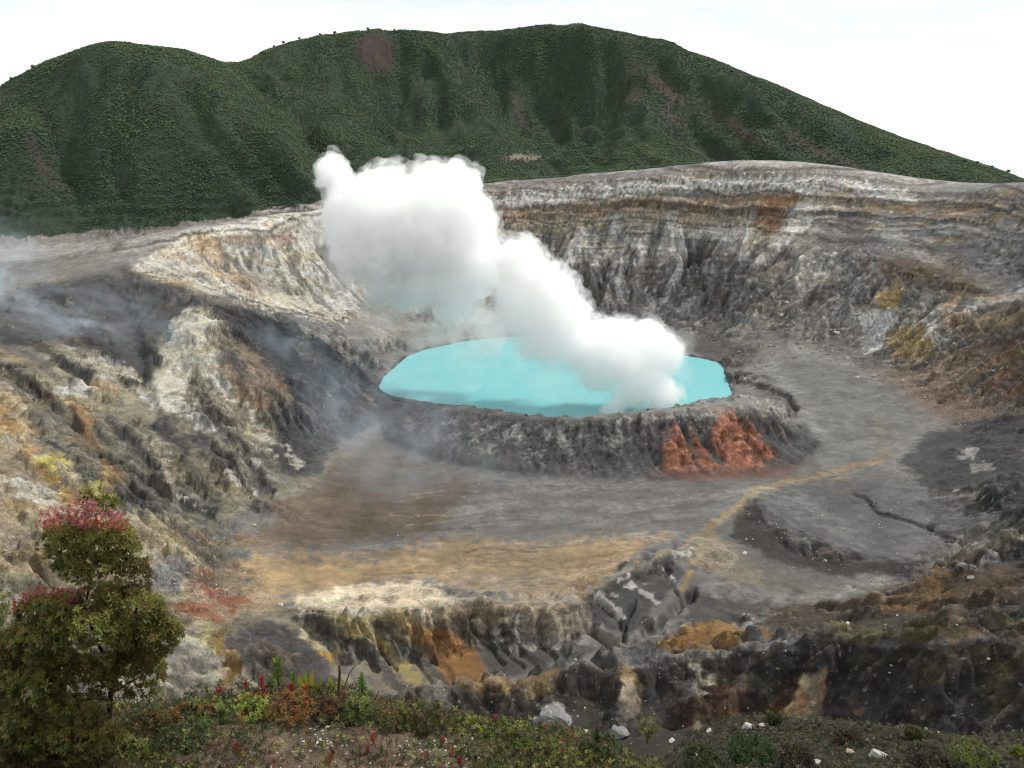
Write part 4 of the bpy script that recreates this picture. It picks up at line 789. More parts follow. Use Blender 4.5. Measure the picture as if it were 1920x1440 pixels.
# thin scum lines drifting on the water
nw = nnode(ntw, 'ShaderNodeTexNoise', Scale=0.006, Detail=4.0, Roughness=0.5, Distortion=0.6); ntw.links.new(tcx.outputs['Object'], nw.inputs['Vector'])
sb = nnode(ntw, 'ShaderNodeMath', operation='SUBTRACT'); sb.inputs[1].default_value = 0.47; ntw.links.new(nw.outputs['Fac'], sb.inputs[0])
ab = nnode(ntw, 'ShaderNodeMath', operation='ABSOLUTE'); ntw.links.new(sb.outputs[0], ab.inputs[0])
mr = nnode(ntw, 'ShaderNodeMapRange'); mr.inputs['From Min'].default_value = 0.0; mr.inputs['From Max'].default_value = 0.0035; mr.inputs['To Min'].default_value = 0.45; mr.inputs['To Max'].default_value = 0.0; ntw.links.new(ab.outputs[0], mr.inputs['Value'])
mx = nnode(ntw, 'ShaderNodeMix', data_type='RGBA'); ntw.links.new(mr.outputs[0], mx.inputs['Factor']); ntw.links.new(rp.outputs[0], mx.inputs['A']); mx.inputs['B'].default_value = (0.27, 0.40, 0.36, 1)
ntw.links.new(mx.outputs['Result'], b.inputs['Base Color'])
n3 = nnode(ntw, 'ShaderNodeTexNoise', Scale=0.5, Detail=3.0); ntw.links.new(tcx.outputs['Object'], n3.inputs['Vector'])
bp = nnode(ntw, 'ShaderNodeBump', Strength=0.3, Distance=0.5); ntw.links.new(n3.outputs['Fac'], bp.inputs['Height']); ntw.links.new(bp.outputs[0], b.inputs['Normal'])
x0, x1, y0, y1 = shoreW[:, 0].min() - 25, shoreW[:, 0].max() + 25, shoreW[:, 1].min() - 25, shoreW[:, 1].max() + 25
gx_, gy_ = np.meshgrid(np.linspace(x0, x1, 40), np.linspace(y0, y1, 40)); gi, gj = np.meshgrid(np.arange(39), np.arange(39)); a0 = (gj * 40 + gi).ravel()
me = mesh_np('lake_water', np.stack([gx_.ravel(), gy_.ravel(), np.zeros(1600)], 1), np.stack([a0, a0 + 1, a0 + 41, a0 + 40], 1), [m])
link('lake_water', me)['kind'] = 'structure'
# ------------------------------------------------------------------ steam and smoke
from mathutils import noise as mn, Vector
def ico(sub):
    bm = bmesh.new(); bmesh.ops.create_icosphere(bm, subdivisions=sub, radius=1.0)
    V_ = np.array([v.co[:] for v in bm.verts], np.float32); F_ = np.array([[v.index for v in f.verts] for f in bm.faces], np.int32); bm.free(); return V_, F_
I1, I2, I3 = ico(1), ico(2), ico(3)
def vol_mat(name, dens, colr=(1, 1, 1), noise=None, aniso=0.0):
    m = bpy.data.materials.new(name); m.use_nodes = True; nt = m.node_tree; nt.nodes.clear()
    o = nt.nodes.new('ShaderNodeOutputMaterial'); v = nt.nodes.new('ShaderNodeVolumePrincipled'); nt.links.new(v.outputs[0], o.inputs['Volume'])
    v.inputs['Color'].default_value = (*colr, 1); v.inputs['Density'].default_value = dens; v.inputs['Anisotropy'].default_value = aniso
    if noise:                                   # (scale, low, high, stretch)
        sc, lo, hi, st = noise
        t = nt.nodes.new('ShaderNodeTexCoord'); mp_ = nt.nodes.new('ShaderNodeMapping'); mp_.inputs['Scale'].default_value = st; nt.links.new(t.outputs['Object'], mp_.inputs[0])
        n_ = nt.nodes.new('ShaderNodeTexNoise'); n_.inputs['Scale'].default_value = sc; n_.inputs['Detail'].default_value = 4; n_.inputs['Roughness'].default_value = 0.6; n_.inputs['Distortion'].default_value = 0.8; nt.links.new(mp_.outputs[0], n_.inputs['Vector'])
        r_ = nt.nodes.new('ShaderNodeMapRange'); r_.inputs['From Min'].default_value = lo; r_.inputs['From Max'].default_value = hi; r_.inputs['To Max'].default_value = dens; r_.interpolation_type = 'SMOOTHSTEP'
        nt.links.new(n_.outputs['Fac'], r_.inputs['Value'])
        # fade towards the skin of the hull so that no edge shows: generated coordinates give a soft ball
        vs = nt.nodes.new('ShaderNodeVectorMath'); vs.operation = 'SUBTRACT'; vs.inputs[1].default_value = (0.5, 0.5, 0.5); nt.links.new(t.outputs['Generated'], vs.inputs[0])
        ln = nt.nodes.new('ShaderNodeVectorMath'); ln.operation = 'LENGTH'; nt.links.new(vs.outputs[0], ln.inputs[0])
        f_ = nt.nodes.new('ShaderNodeMapRange'); f_.inputs['From Min'].default_value = 0.5; f_.inputs['From Max'].default_value = 0.12; f_.interpolation_type = 'SMOOTHSTEP'; nt.links.new(ln.outputs['Value'], f_.inputs['Value'])
        mu_ = nt.nodes.new('ShaderNodeMath'); mu_.operation = 'MULTIPLY'; nt.links.new(r_.outputs[0], mu_.inputs[0]); nt.links.new(f_.outputs[0], mu_.inputs[1]); nt.links.new(mu_.outputs[0], v.inputs['Density'])
    return m
def plume(name, label, blobs, mat, voxel, amps, grow=1.0, cat='steam'):
    Vs, Fs, o_ = [], [], 0
    for (px, py, D, r) in blobs:
        if name.startswith('steam_cloud'): py += 9
        c = atD(px, py, D); R = r * grow * D * 1.04 / FPX
        Vs.append(I3[0] * R + c); Fs.append(I3[1] + o_); o_ += len(I3[0])
    V_ = np.concatenate(Vs); c0 = V_.mean(0); me = mesh_np(name, V_ - c0, np.concatenate(Fs), [mat])
    ob = link(name, me); ob.location = c0
    def remesh():
        md = ob.modifiers.new('r', 'REMESH'); md.mode = 'VOXEL'; md.voxel_size = voxel
        bpy.context.view_layer.update(); m_ = bpy.data.meshes.new_from_object(ob.evaluated_get(bpy.context.evaluated_depsgraph_get())); ob.modifiers.clear(); ob.data = m_; return m_
    me2 = remesh()
    for j_, (sc, am) in enumerate(amps):
        if j_ == 2: me2 = remesh()
        nv = len(me2.vertices); co = np.empty(nv * 3, np.float32); me2.vertices.foreach_get('co', co); co = co.reshape(-1, 3)
        no = np.empty(nv * 3, np.float32); me2.vertices.foreach_get('normal', no); no = no.reshape(-1, 3); dv = np.empty(nv, np.float32)
        for i in range(nv):
            p_ = Vector((float(co[i, 0]) / sc, float(co[i, 1]) / sc, float(co[i, 2]) / sc))
            f1 = mn.voronoi(p_ + mn.noise_vector(p_ * 0.7) * 0.4)[0][0]; dv[i] = 0.7 - min(f1 * 1.35, 1.3) ** 2 + 0.5 * mn.noise(p_ * 2.3)
        co += no * dv[:, None] * am
        me2.vertices.foreach_set('co', co.ravel()); me2.update()
    me2 = remesh(); me2.materials.clear(); me2.materials.append(mat); me2.polygons.foreach_set('use_smooth', np.ones(len(me2.polygons), bool)); me2.name = name
    tag(ob, label, cat, kind='stuff'); return ob
def steam_mat(name, dens, zlo=None, zhi=None, keep=0.0, nsc=None):
    m = vol_mat(name, dens)
    nt = m.node_tree; v = [n_ for n_ in nt.nodes if n_.type == 'PRINCIPLED_VOLUME'][0]; ge = nt.nodes.new('ShaderNodeNewGeometry'); sp_ = nt.nodes.new('ShaderNodeSeparateXYZ'); nt.links.new(ge.outputs['Position'], sp_.inputs[0]); src = None
    if zlo is not None:
        r_ = nt.nodes.new('ShaderNodeMapRange'); r_.interpolation_type = 'SMOOTHSTEP'; r_.inputs['From Min'].default_value = zlo; r_.inputs['From Max'].default_value = zhi; r_.inputs['To Min'].default_value = keep * dens; r_.inputs['To Max'].default_value = dens; nt.links.new(sp_.outputs['Z'], r_.inputs['Value']); src = r_.outputs[0]
    if nsc:
        n_ = nt.nodes.new('ShaderNodeTexNoise'); n_.inputs['Scale'].default_value = nsc; n_.inputs['Detail'].default_value = 4; n_.inputs['Roughness'].default_value = 0.6; nt.links.new(ge.outputs['Position'], n_.inputs['Vector'])
        q_ = nt.nodes.new('ShaderNodeMapRange'); q_.interpolation_type = 'SMOOTHSTEP'; q_.inputs['From Min'].default_value = 0.38; q_.inputs['From Max'].default_value = 0.62; nt.links.new(n_.outputs['Fac'], q_.inputs['Value'])
        mu_ = nt.nodes.new('ShaderNodeMath'); mu_.operation = 'MULTIPLY'; nt.links.new(q_.outputs[0], mu_.inputs[0])
        if src is not None: nt.links.new(src, mu_.inputs[1])
        else: mu_.inputs[1].default_value = dens
        src = mu_.outputs[0]
    if src is not None: nt.links.new(src, v.inputs['Density'])
    return m
ST = vol_mat('dense_steam', 0.06); STo = steam_mat('loose_steam', 0.042, nsc=0.11); SC = steam_mat('cloud_steam', 0.062, 50, 145, 0.06); SCo = steam_mat('cloud_edge_steam', 0.036, nsc=0.085); ST2 = steam_mat('thin_steam', 0.04, 10, 110, 0.3, 0.03); ST3 = steam_mat('faint_steam', 0.007, nsc=0.03)
COLB = [(1150, 768, 850, 20), (1165, 740, 856, 24), (1140, 715, 862, 26), (1120, 690, 868, 32), (1095, 660, 876, 38), (1070, 625, 884, 42), (1055, 590, 892, 46), (1035, 560, 900, 48), (1010, 525, 906, 44), (985, 500, 912, 40), (975, 480, 914, 34),
       (1190, 735, 858, 32), (1225, 742, 862, 26), (1250, 735, 866, 22), (1215, 700, 872, 38), (1165, 680, 872, 44), (1130, 650, 880, 46), (1230, 670, 880, 34), (1215, 640, 886, 36), (1170, 640, 888, 42), (1250, 650, 884, 26), (1262, 668, 880, 16), (1205, 612, 890, 16), (1130, 615, 890, 24),
       (1000, 600, 905, 46), (1020, 640, 898, 40), (975, 560, 915, 42)]
CLB = [(760, 420, 960, 100), (820, 390, 950, 76), (700, 400, 965, 62), (650, 350, 975, 36), (632, 322, 975, 22), (622, 304, 975, 16), (648, 300, 975, 13), (690, 345, 970, 30), (740, 350, 965, 36), (800, 340, 955, 38), (845, 340, 950, 36), (872, 345, 948, 28), (880, 400, 948, 38),
       (860, 450, 945, 60), (800, 480, 950, 74), (740, 490, 955, 62), (680, 460, 962, 48), (640, 400, 970, 30), (620, 385, 970, 16), (890, 480, 940, 40), (850, 520, 942, 50)]
plume('steam_column', 'dense white steam column rising and leaning left from the near edge of the turquoise lake', COLB, ST, 2.0, [(30, 8), (14, 5.5), (6.5, 3.0)], 0.88)
plume('steam_column_edge', 'loose outer steam wrapped round the dense column', COLB, STo, 2.2, [(30, 8), (14, 6.5), (6, 5.0)], 1.16)
plume('steam_cloud', 'large billowing white steam cloud in front of the green hill, drifting left of the column', CLB, SC, 2.4, [(42, 12), (18, 7.5), (8, 4)], 0.88)
plume('steam_cloud_edge', 'loose outer steam wrapped round the big drifting cloud', CLB, SCo, 2.6, [(42, 11), (18, 8), (7, 6)], 1.13)
plume('steam_veil', 'thin translucent skirt of steam hanging under the big white cloud',
      [(790, 540, 955, 56), (760, 575, 955, 40), (830, 570, 950, 44), (860, 610, 945, 34), (820, 620, 948, 24), (720, 530, 960, 46), (690, 560, 965, 30), (900, 545, 940, 40), (925, 590, 930, 36), (940, 540, 925, 36), (905, 640, 930, 30), (900, 500, 930, 44), (930, 520, 922, 36), (950, 600, 920, 36), (880, 590, 935, 40), (660, 500, 965, 40), (640, 460, 968, 32)],
      ST2, 3.0, [(36, 10.0), (16, 6.0)])
plume('steam_haze', 'faint steam spreading over the lake water below the column',
      [(960, 640, 915, 56), (1010, 690, 895, 48), (880, 670, 925, 46), (1060, 720, 880, 40), (800, 670, 935, 34), (1260, 700, 900, 34), (1270, 660, 905, 30), (630, 540, 980, 40), (700, 620, 985, 44), (600, 440, 1000, 36), (780, 640, 960, 40)],
      ST3, 3.4, [(36, 10.0), (16, 6.0)])
log('steam')
def wisp(label, px, py, D, rx, ry, rd, dens, noise, colr=(0.72, 0.85, 1.0), tilt=0.0):
    c = atD(px, py, D); k_ = D * 1.04 / FPX
    V_ = I3[0] * np.array([rx * k_, rd, ry * k_])
    me = mesh_np('smoke_wisp', V_, I3[1], [vol_mat('blue_smoke', dens, colr, noise)]); o = link('smoke_wisp', me); o.location = c; o.rotation_euler = (0, tilt, 0)
    return tag(o, label, 'smoke', kind='stuff')
wisp('bluish smoke drifting across the dark ash slope of the left wall', 150, 590, 760, 300, 75, 60, 0.016, (0.034, 0.47, 0.74, (0.5, 1, 1.6)), tilt=math.radians(12))
wisp('white smoke at the left end of the pale ash plain', 0, 500, 860, 110, 110, 60, 0.013, (0.03, 0.42, 0.7, (1, 1, 1)))
wisp('smoke puff above the dark spur beside the white cliffs', 540, 630, 830, 110, 60, 40, 0.012, (0.04, 0.44, 0.7, (1, 1, 1)))
wisp('blue smoke veil between the left spur and the lake rim', 690, 760, 700, 250, 150, 60, 0.008, (0.026, 0.40, 0.72, (1, 1, 0.7)), tilt=math.radians(20))
wisp('pale smoke lying over the brown corner of the crater floor', 760, 870, 600, 240, 110, 45, 0.0065, (0.024, 0.38, 0.72, (1, 1, 1)))
log('smoke')

# ------------------------------------------------------------------ forest on the hill
def leaf_mat(name, base, var=0.35, rough=0.6, vary_obj=True, attr=None, trans=0.25):
    m, nt, b = new_mat(name); b.inputs['Roughness'].default_value = rough
    if attr: at = nnode(nt, 'ShaderNodeAttribute', attribute_name=attr); src = at.outputs['Color']
    else:
        rg = nt.nodes.new('ShaderNodeRGB'); rg.outputs[0].default_value = (*base, 1); src = rg.outputs[0]
    if vary_obj:
        oi = nt.nodes.new('ShaderNodeObjectInfo'); hs = nt.nodes.new('ShaderNodeHueSaturation'); nt.links.new(src, hs.inputs['Color'])
        r1 = nnode(nt, 'ShaderNodeMapRange'); r1.inputs['To Min'].default_value = 1 - var; r1.inputs['To Max'].default_value = 1 + var; nt.links.new(oi.outputs['Random'], r1.inputs['Value']); nt.links.new(r1.outputs[0], hs.inputs['Value'])
        ml = nnode(nt, 'ShaderNodeMath', operation='MULTIPLY'); ml.inputs[1].default_value = 7.31; nt.links.new(oi.outputs['Random'], ml.inputs[0]); fr = nnode(nt, 'ShaderNodeMath', operation='FRACT'); nt.links.new(ml.outputs[0], fr.inputs[0])
        r2_ = nnode(nt, 'ShaderNodeMapRange'); r2_.inputs['To Min'].default_value = 0.465; r2_.inputs['To Max'].default_value = 0.525; nt.links.new(fr.outputs[0], r2_.inputs['Value']); nt.links.new(r2_.outputs[0], hs.inputs['Hue']); src = hs.outputs[0]
    nt.links.new(src, b.inputs['Base Color'])
    if trans:
        tr = nt.nodes.new('ShaderNodeBsdfTranslucent'); nt.links.new(src, tr.inputs['Color']); ms = nt.nodes.new('ShaderNodeMixShader'); ms.inputs[0].default_value = trans
        nt.links.new(b.outputs[0], ms.inputs[1]); nt.links.new(tr.outputs[0], ms.inputs[2]); nt.links.new(ms.outputs[0], nt.nodes['Material Output'].inputs['Surface'])
    return m
FORM = leaf_mat('forest_leaves', (0.046, 0.070, 0.028), 0.3, 0.8)
nt_ = FORM.node_tree; ge_ = nt_.nodes.new('ShaderNodeNewGeometry'); nn_ = nnode(nt_, 'ShaderNodeTexNoise', Scale=0.006, Detail=5.0, Roughness=0.65); nt_.links.new(ge_.outputs['Position'], nn_.inputs['Vector'])
cr_ = nt_.nodes.new('ShaderNodeValToRGB'); nt_.links.new(nn_.outputs['Fac'], cr_.inputs['Fac']); cr_.color_ramp.elements[0].position = 0.34; cr_.color_ramp.elements[0].color = (0.056, 0.096, 0.062, 1); cr_.color_ramp.elements[1].position = 0.66; cr_.color_ramp.elements[1].color = (0.125, 0.150, 0.076, 1)  # greens shifted bluish: distance haze painted into the leaf colour
e_ = cr_.color_ramp.elements.new(0.5); e_.color = (0.086, 0.132, 0.072, 1)
FORM.node_tree.nodes['Principled BSDF'].inputs['Specular IOR Level'].default_value = 0.1
for l_ in list(nt_.links):
    if l_.from_node.type == 'RGB': to_ = l_.to_socket; nt_.links.remove(l_); nt_.links.new(cr_.outputs[0], to_)
BARK = new_mat('grey_bark')[0]; BARK.node_tree.nodes['Principled BSDF'].inputs['Base Color'].default_value = (0.09, 0.075, 0.06, 1)
def crown_mesh(seed, rx=3.4, rz=2.7):
    rg = np.random.default_rng(seed); V_ = I2[0].copy(); lob = rg.normal(size=(9, 3)); lob /= np.linalg.norm(lob, axis=1)[:, None]
    r_ = 0.62 + 0.5 * np.max(np.clip((V_ @ lob.T - 0.72) / 0.28, 0, 1) ** 0.5, axis=1) + rg.normal(size=len(V_)) * 0.05
    V_ = V_ * r_[:, None] * np.array([rx, rx, rz]); Vl, Fl = list(V_), [list(f) + [f[2]] for f in I2[1]]; Fl = []
    for i in range(46):
        d_ = rg.normal(size=3); d_[2] = abs(d_[2]) * 0.8; d_ /= np.linalg.norm(d_); p_ = d_ * np.array([rx, rx, rz]) * rg.uniform(0.85, 1.12); n_ = d_ + rg.normal(size=3) * 0.25; n_ /= np.linalg.norm(n_)
        t_ = np.cross(n_, rg.normal(size=3)); t_ /= np.linalg.norm(t_); b_ = np.cross(n_, t_); s_ = rg.uniform(0.4, 0.8); k0 = len(Vl); Vl += [p_ + t_ * s_, p_ + b_ * s_ * .8, p_ - t_ * s_]; Fl.append([k0, k0 + 1, k0 + 2])
    return mesh_np('crown', np.array(Vl), np.array([list(f) for f in I2[1]] + Fl), [FORM], smoothf=True)
def tube(path, rad, sides=6):
    V_, F_ = [], []; path = [np.array(p_, float) for p_ in path]
    for i, p_ in enumerate(path):
        d_ = path[min(i + 1, len(path) - 1)] - path[max(i - 1, 0)]; d_ /= np.linalg.norm(d_) + 1e-9
        a_ = np.cross(d_, [0.31, 0.2, 0.93]); a_ = a_ / (np.linalg.norm(a_) + 1e-9); b_ = np.cross(d_, a_)
        for k in range(sides):
            t_ = 2 * math.pi * k / sides; V_.append(p_ + (a_ * math.cos(t_) + b_ * math.sin(t_)) * rad[i])
    for i in range(len(path) - 1):
        for k in range(sides): F_.append([i * sides + k, i * sides + (k + 1) % sides, (i + 1) * sides + (k + 1) % sides, (i + 1) * sides + k])
    return np.array(V_), np.array(F_)
def empty(name, loc, label, cat, group=None):
    o = bpy.data.objects.new(name, None); C.objects.link(o); o.location = loc; o.empty_display_size = 0.3; tag(o, label, cat, group); return o
crowns = [crown_mesh(11 + k) for k in range(4)]
tv, tf = tube([(0, 0, -4), (0.2, 0, 1), (0, 0.2, 5)], [0.35, 0.3, 0.15]); trunk_me = mesh_np('trunk', tv, tf, [BARK])
sky_px = [(514, 84), (532, 78), (562, 72), (600, 64), (628, 58), (690, 52), (740, 54), (300, 97), (62, 118), (22, 138), (1262, 84), (1312, 116), (1330, 124), (1350, 131), (1372, 138), (1398, 147), (1545, 214), (1672, 268), (1808, 306), (1832, 309), (1860, 314), (1890, 320)]
skyx = np.interp
dgx = bpy.context.evaluated_depsgraph_get()
def cast(px, py):
    d_ = Vector(ray(px, py)).normalized(); ok, loc, nrm, idx, ob, mt = scene.ray_cast(bpy.context.evaluated_depsgraph_get(), Vector((0, 0, CAMZ)) + d_ * 0.05, d_)
    return (np.array(loc), ob.name) if ok else (None, None)
for o in list(C.objects):
    if o.get('kind') == 'stuff': o.hide_viewport = True      # look through steam while surveying
bpy.context.view_layer.update()
src_crowns = []; kk = 0
for i, (px, py) in enumerate(sky_px):
    hit = None
    for dy in range(0, 60, 2):
        p_, nm = cast(px, py + dy)
        if p_ is not None and nm.startswith('forested'): hit = p_; break
    if hit is None: continue
    where = 'lone little tree on the skyline of the left hump of the green hill' if px < 400 else 'small tree on the rising skyline right of the saddle of the green hill' if px < 720 else 'small tree on the skyline at the purple brown scar' if px < 1000 else 'small leafy tree on the steep upper part of the right hand skyline' if px < 1500 else 'small leafy tree low on the right hand skyline near the edge'
    r_ = empty('skyline_tree', hit, where, 'tree', 'trees standing out on the hill skyline')
    sc = 0.8 + 0.45 * ((i * 37) % 10) / 10; r_.scale = (sc, sc, sc * 1.1); r_.rotation_euler[2] = i * 1.7
    tr_ = link('trunk', trunk_me, r_); cr_ = link('crown', crowns[i % 4], r_); cr_.location = (0, 0, 4.6)
    if i < 4: src_crowns.append(cr_)
fi = np.where(reg == 0)[0]; fq = FQ[fi]
e1 = V[fq[:, 2]] - V[fq[:, 0]]; e2 = V[fq[:, 3]] - V[fq[:, 1]]; area_ = 0.5 * np.linalg.norm(np.cross(e1, e2), axis=1) * (1 - 0.93 * scar[fq[:, 0]])
area_ *= np.where(bl[fq[:, 0]], 0, 1) * np.where(V[fq[:, 0], 1] > 2450, 0.1, 1) * np.where(np.abs(np.arctan2(V[fq[:, 0], 0], V[fq[:, 0], 1])) > math.radians(34), 0, 1)
rg = np.random.default_rng(3); NT = 210000
pk = rg.choice(len(fi), NT, p=area_ / area_.sum()); u1, u2 = rg.uniform(size=(2, NT, 1))
q4 = V[fq[pk]]; pts = (q4[:, 0] * (1 - u1) + q4[:, 1] * u1) * (1 - u2) + (q4[:, 3] * (1 - u1) + q4[:, 2] * u1) * u2; pts[:, 2] += 1.2
me = bpy.data.meshes.new('hillside_forest'); me.vertices.add(NT); me.vertices.foreach_set('co', pts.astype(np.float32).ravel())
sa = me.attributes.new('sc', 'FLOAT', 'POINT'); scv = (rg.uniform(0.3, 0.68, NT) ** 1.15 * (0.85 + 0.45 * np.clip(fbm(pts[:, 0] / 90, pts[:, 1] / 90, 3, 201), -1, 1))).astype(np.float32)
edge = np.clip((pts[:, 1] - 1380) / 120, 0.45, 1); sa.data.foreach_set('value', (scv * edge).astype(np.float32))
fo = link('hillside_forest', me); tag(fo, 'dense dark green cloud forest covering the hill behind the crater', 'forest', kind='stuff')
ng = bpy.data.node_groups.new('forest', 'GeometryNodeTree'); ng.interface.new_socket('Geometry', in_out='INPUT', socket_type='NodeSocketGeometry'); ng.interface.new_socket('Geometry', in_out='OUTPUT', socket_type='NodeSocketGeometry')
gi_ = ng.nodes.new('NodeGroupInput'); go_ = ng.nodes.new('NodeGroupOutput'); jn = ng.nodes.new('GeometryNodeJoinGeometry')
iop = ng.nodes.new('GeometryNodeInstanceOnPoints'); gti = ng.nodes.new('GeometryNodeGeometryToInstance')
for cc in src_crowns:
    oi = ng.nodes.new('GeometryNodeObjectInfo'); oi.inputs['Object'].default_value = cc; oi.inputs['As Instance'].default_value = True; oi.transform_space = 'ORIGINAL'; ng.links.new(oi.outputs['Geometry'], gti.inputs[0])
rz_ = ng.nodes.new('FunctionNodeRandomValue'); rz_.data_type = 'FLOAT_VECTOR'; rz_.inputs[0].default_value = (-0.25, -0.25, 0); rz_.inputs[1].default_value = (0.25, 0.25, 6.28)
na = ng.nodes.new('GeometryNodeInputNamedAttribute'); na.data_type = 'FLOAT'; na.inputs['Name'].default_value = 'sc'
ng.links.new(gi_.outputs[0], iop.inputs['Points']); ng.links.new(gti.outputs[0], iop.inputs['Instance']); iop.inputs['Pick Instance'].default_value = True
ng.links.new(rz_.outputs[0], iop.inputs['Rotation']); ng.links.new(na.outputs[0], iop.inputs['Scale']); ng.links.new(iop.outputs[0], go_.inputs[0])
fo.modifiers.new('forest', 'NODES').node_group = ng
log('forest')
# ------------------------------------------------------------------ rocks
def rock_mesh(name, seed, base, mat, var=0.28, flat=0.75):
    rg = np.random.default_rng(seed); V_ = base[0].copy(); d_ = rg.normal(size=(13, 3)); d_ /= np.linalg.norm(d_, axis=1)[:, None]; h_ = rg.uniform(0.38, 0.85, 13)
    for k in range(13):
        t_ = V_ @ d_[k]; ex = np.clip(t_ - h_[k], 0, None); V_ -= ex[:, None] * d_[k] * 0.9
    V_ *= 1 + var * 0.4 * rg.normal(size=(len(V_), 1)).clip(-1, 1); V_[:, 2] *= flat
    return mesh_np(name, V_, base[1], [mat], smoothf=False)
def rock_mat(name, c, c2=None):
    m, nt, b = new_mat(name); t = nt.nodes.new('ShaderNodeTexCoord'); n_ = nnode(nt, 'ShaderNodeTexNoise', Scale=2.2, Detail=6.0, Roughness=0.7); nt.links.new(t.outputs['Object'], n_.inputs['Vector'])
    mxx = nnode(nt, 'ShaderNodeMix', data_type='RGBA'); nt.links.new(n_.outputs['Fac'], mxx.inputs['Factor']); c2 = c2 or tuple(x * 0.45 for x in c); mxx.inputs['A'].default_value = (*c2, 1); mxx.inputs['B'].default_value = (*[min(1, x * 1.35) for x in c], 1)
    nt.links.new(mxx.outputs['Result'], b.inputs['Base Color']); b.inputs['Roughness'].default_value = 0.9
    bp = nnode(nt, 'ShaderNodeBump', Strength=0.6, Distance=0.3); nt.links.new(n_.outputs['Fac'], bp.inputs['Height']); nt.links.new(bp.outputs[0], b.inputs['Normal']); return m
MW = rock_mat('white_rock', (0.42, 0.41, 0.385)); MG = rock_mat('grey_rock', (0.2, 0.2, 0.195)); MP = rock_mat('pinkish_rock', (0.24, 0.17, 0.13)); MC = rock_mat('cream_rock', (0.36, 0.30, 0.21)); MD = rock_mat('dark_rock', (0.07, 0.068, 0.066))
# single boulders one can pick out: photo x, y, width in photo pixels, material, name, label
BL = [(1405, 1366, 32, MW, 'large white boulder at the edge of the scrub below the orange cliff patch'), (1431, 1363, 17, MW, 'small white boulder beside the large white boulder at the scrub edge'), (1331, 1372, 17, MW, 'upright white boulder left of the large white boulder on the scrub edge'),
      (1648, 1422, 44, MW, 'flat whitish boulder among the dark scrub at the lower right'), (1596, 1412, 22, MC, 'tan boulder in front of the flat whitish boulder'), (1260, 1390, 16, MW, 'white stone lying where the dark gravel meets the scrub'), (1530, 1432, 30, MW, 'white boulder at the bottom edge of the photo in the scrub'),
      (1627, 1391, 18, MG, 'low grey boulder in the scrub under the dark slope'), (1397, 1038, 12, MW, 'lone white boulder on the dark scarp beside the yellow path'), (1548, 1052, 10, MW, 'white boulder on the scarp below the grey platform'), (1478, 568, 12, MW, 'angular white block high on the right wall'), (1466, 590, 16, MC, 'pale cracked block just below the angular white block'),
      (1605, 590, 16, MG, 'grey boulder left of the white mineral patch'), (1572, 625, 15, MW, 'pale boulder half way down the right debris slope'), (1590, 672, 14, MC, 'cream boulder at the top of the flat beside the reddish debris'), (1606, 708, 12, MW, 'white boulder at the foot of the reddish debris'), (1642, 706, 15, MG, 'grey boulder on the edge of the debris fan'),
      (1563, 888, 12, MG, 'grey boulder beside the yellow path'), (1100, 1375, 26, MW, 'white block just behind the low shrubs at the bottom centre'), (527, 1136, 13, MW, 'white boulder at the left end of the cream sand'), (588, 1146, 8, MD, 'small dark boulder on the cream sand'),
      (1322, 1300, 18, MG, 'grey rock on the near ridge below the brown knoll'), (1040, 1345, 62, MG, 'big grey outcrop block on the dark near ridge'), (1165, 1378, 60, MG, 'low grey outcrop behind the green shrubs'), (800, 1355, 30, MW, 'white outcrop right behind the ledge plants'),
      (475, 985, 12, MC, 'cream boulder near the tip of the left spur'), (320, 1050, 10, MC, 'yellowish boulder at the bottom of the pale left slope'), (362, 1058, 13, MC, 'cream boulder beside the grey ledge on the left slope'), (1823, 1085, 20, MG, 'grey boulder on the dark ridge at the right'), (1590, 1170, 12, MW, 'white boulder on the crest of the right ridge'),
      (1080, 1238, 11, MW, 'flat white slab lying on the crest above the ochre patch'), (1672, 1248, 10, MW, 'white boulder on the dark face right of the orange patch'), (1738, 1366, 11, MW, 'white stone at the foot of the dark face'), (1852, 1236, 14, MW, 'pale boulder on the crest at the right edge')]
rmes = {}
for i, (px, py, wd, mt_, lab) in enumerate(BL):
    p_, nm = cast(px, py)
    if p_ is None: continue
    key = (mt_.name, i % 3)
    if key not in rmes: rmes[key] = rock_mesh('boulder', 50 + len(rmes), I3, mt_, 0.14)
    o = link('boulder', rmes[key]); D_ = p_[1]; r_ = wd * 0.5 * D_ * 1.05 / FPX
    o.location = p_ + np.array([0, r_ * 0.3, 0]); o.scale = (r_ * 1.15, r_, r_ * (0.75 if wd < 40 else 0.95)); o.rotation_euler = (0, 0, i * 2.1); tag(o, lab, 'boulder', 'boulders lying in the crater')
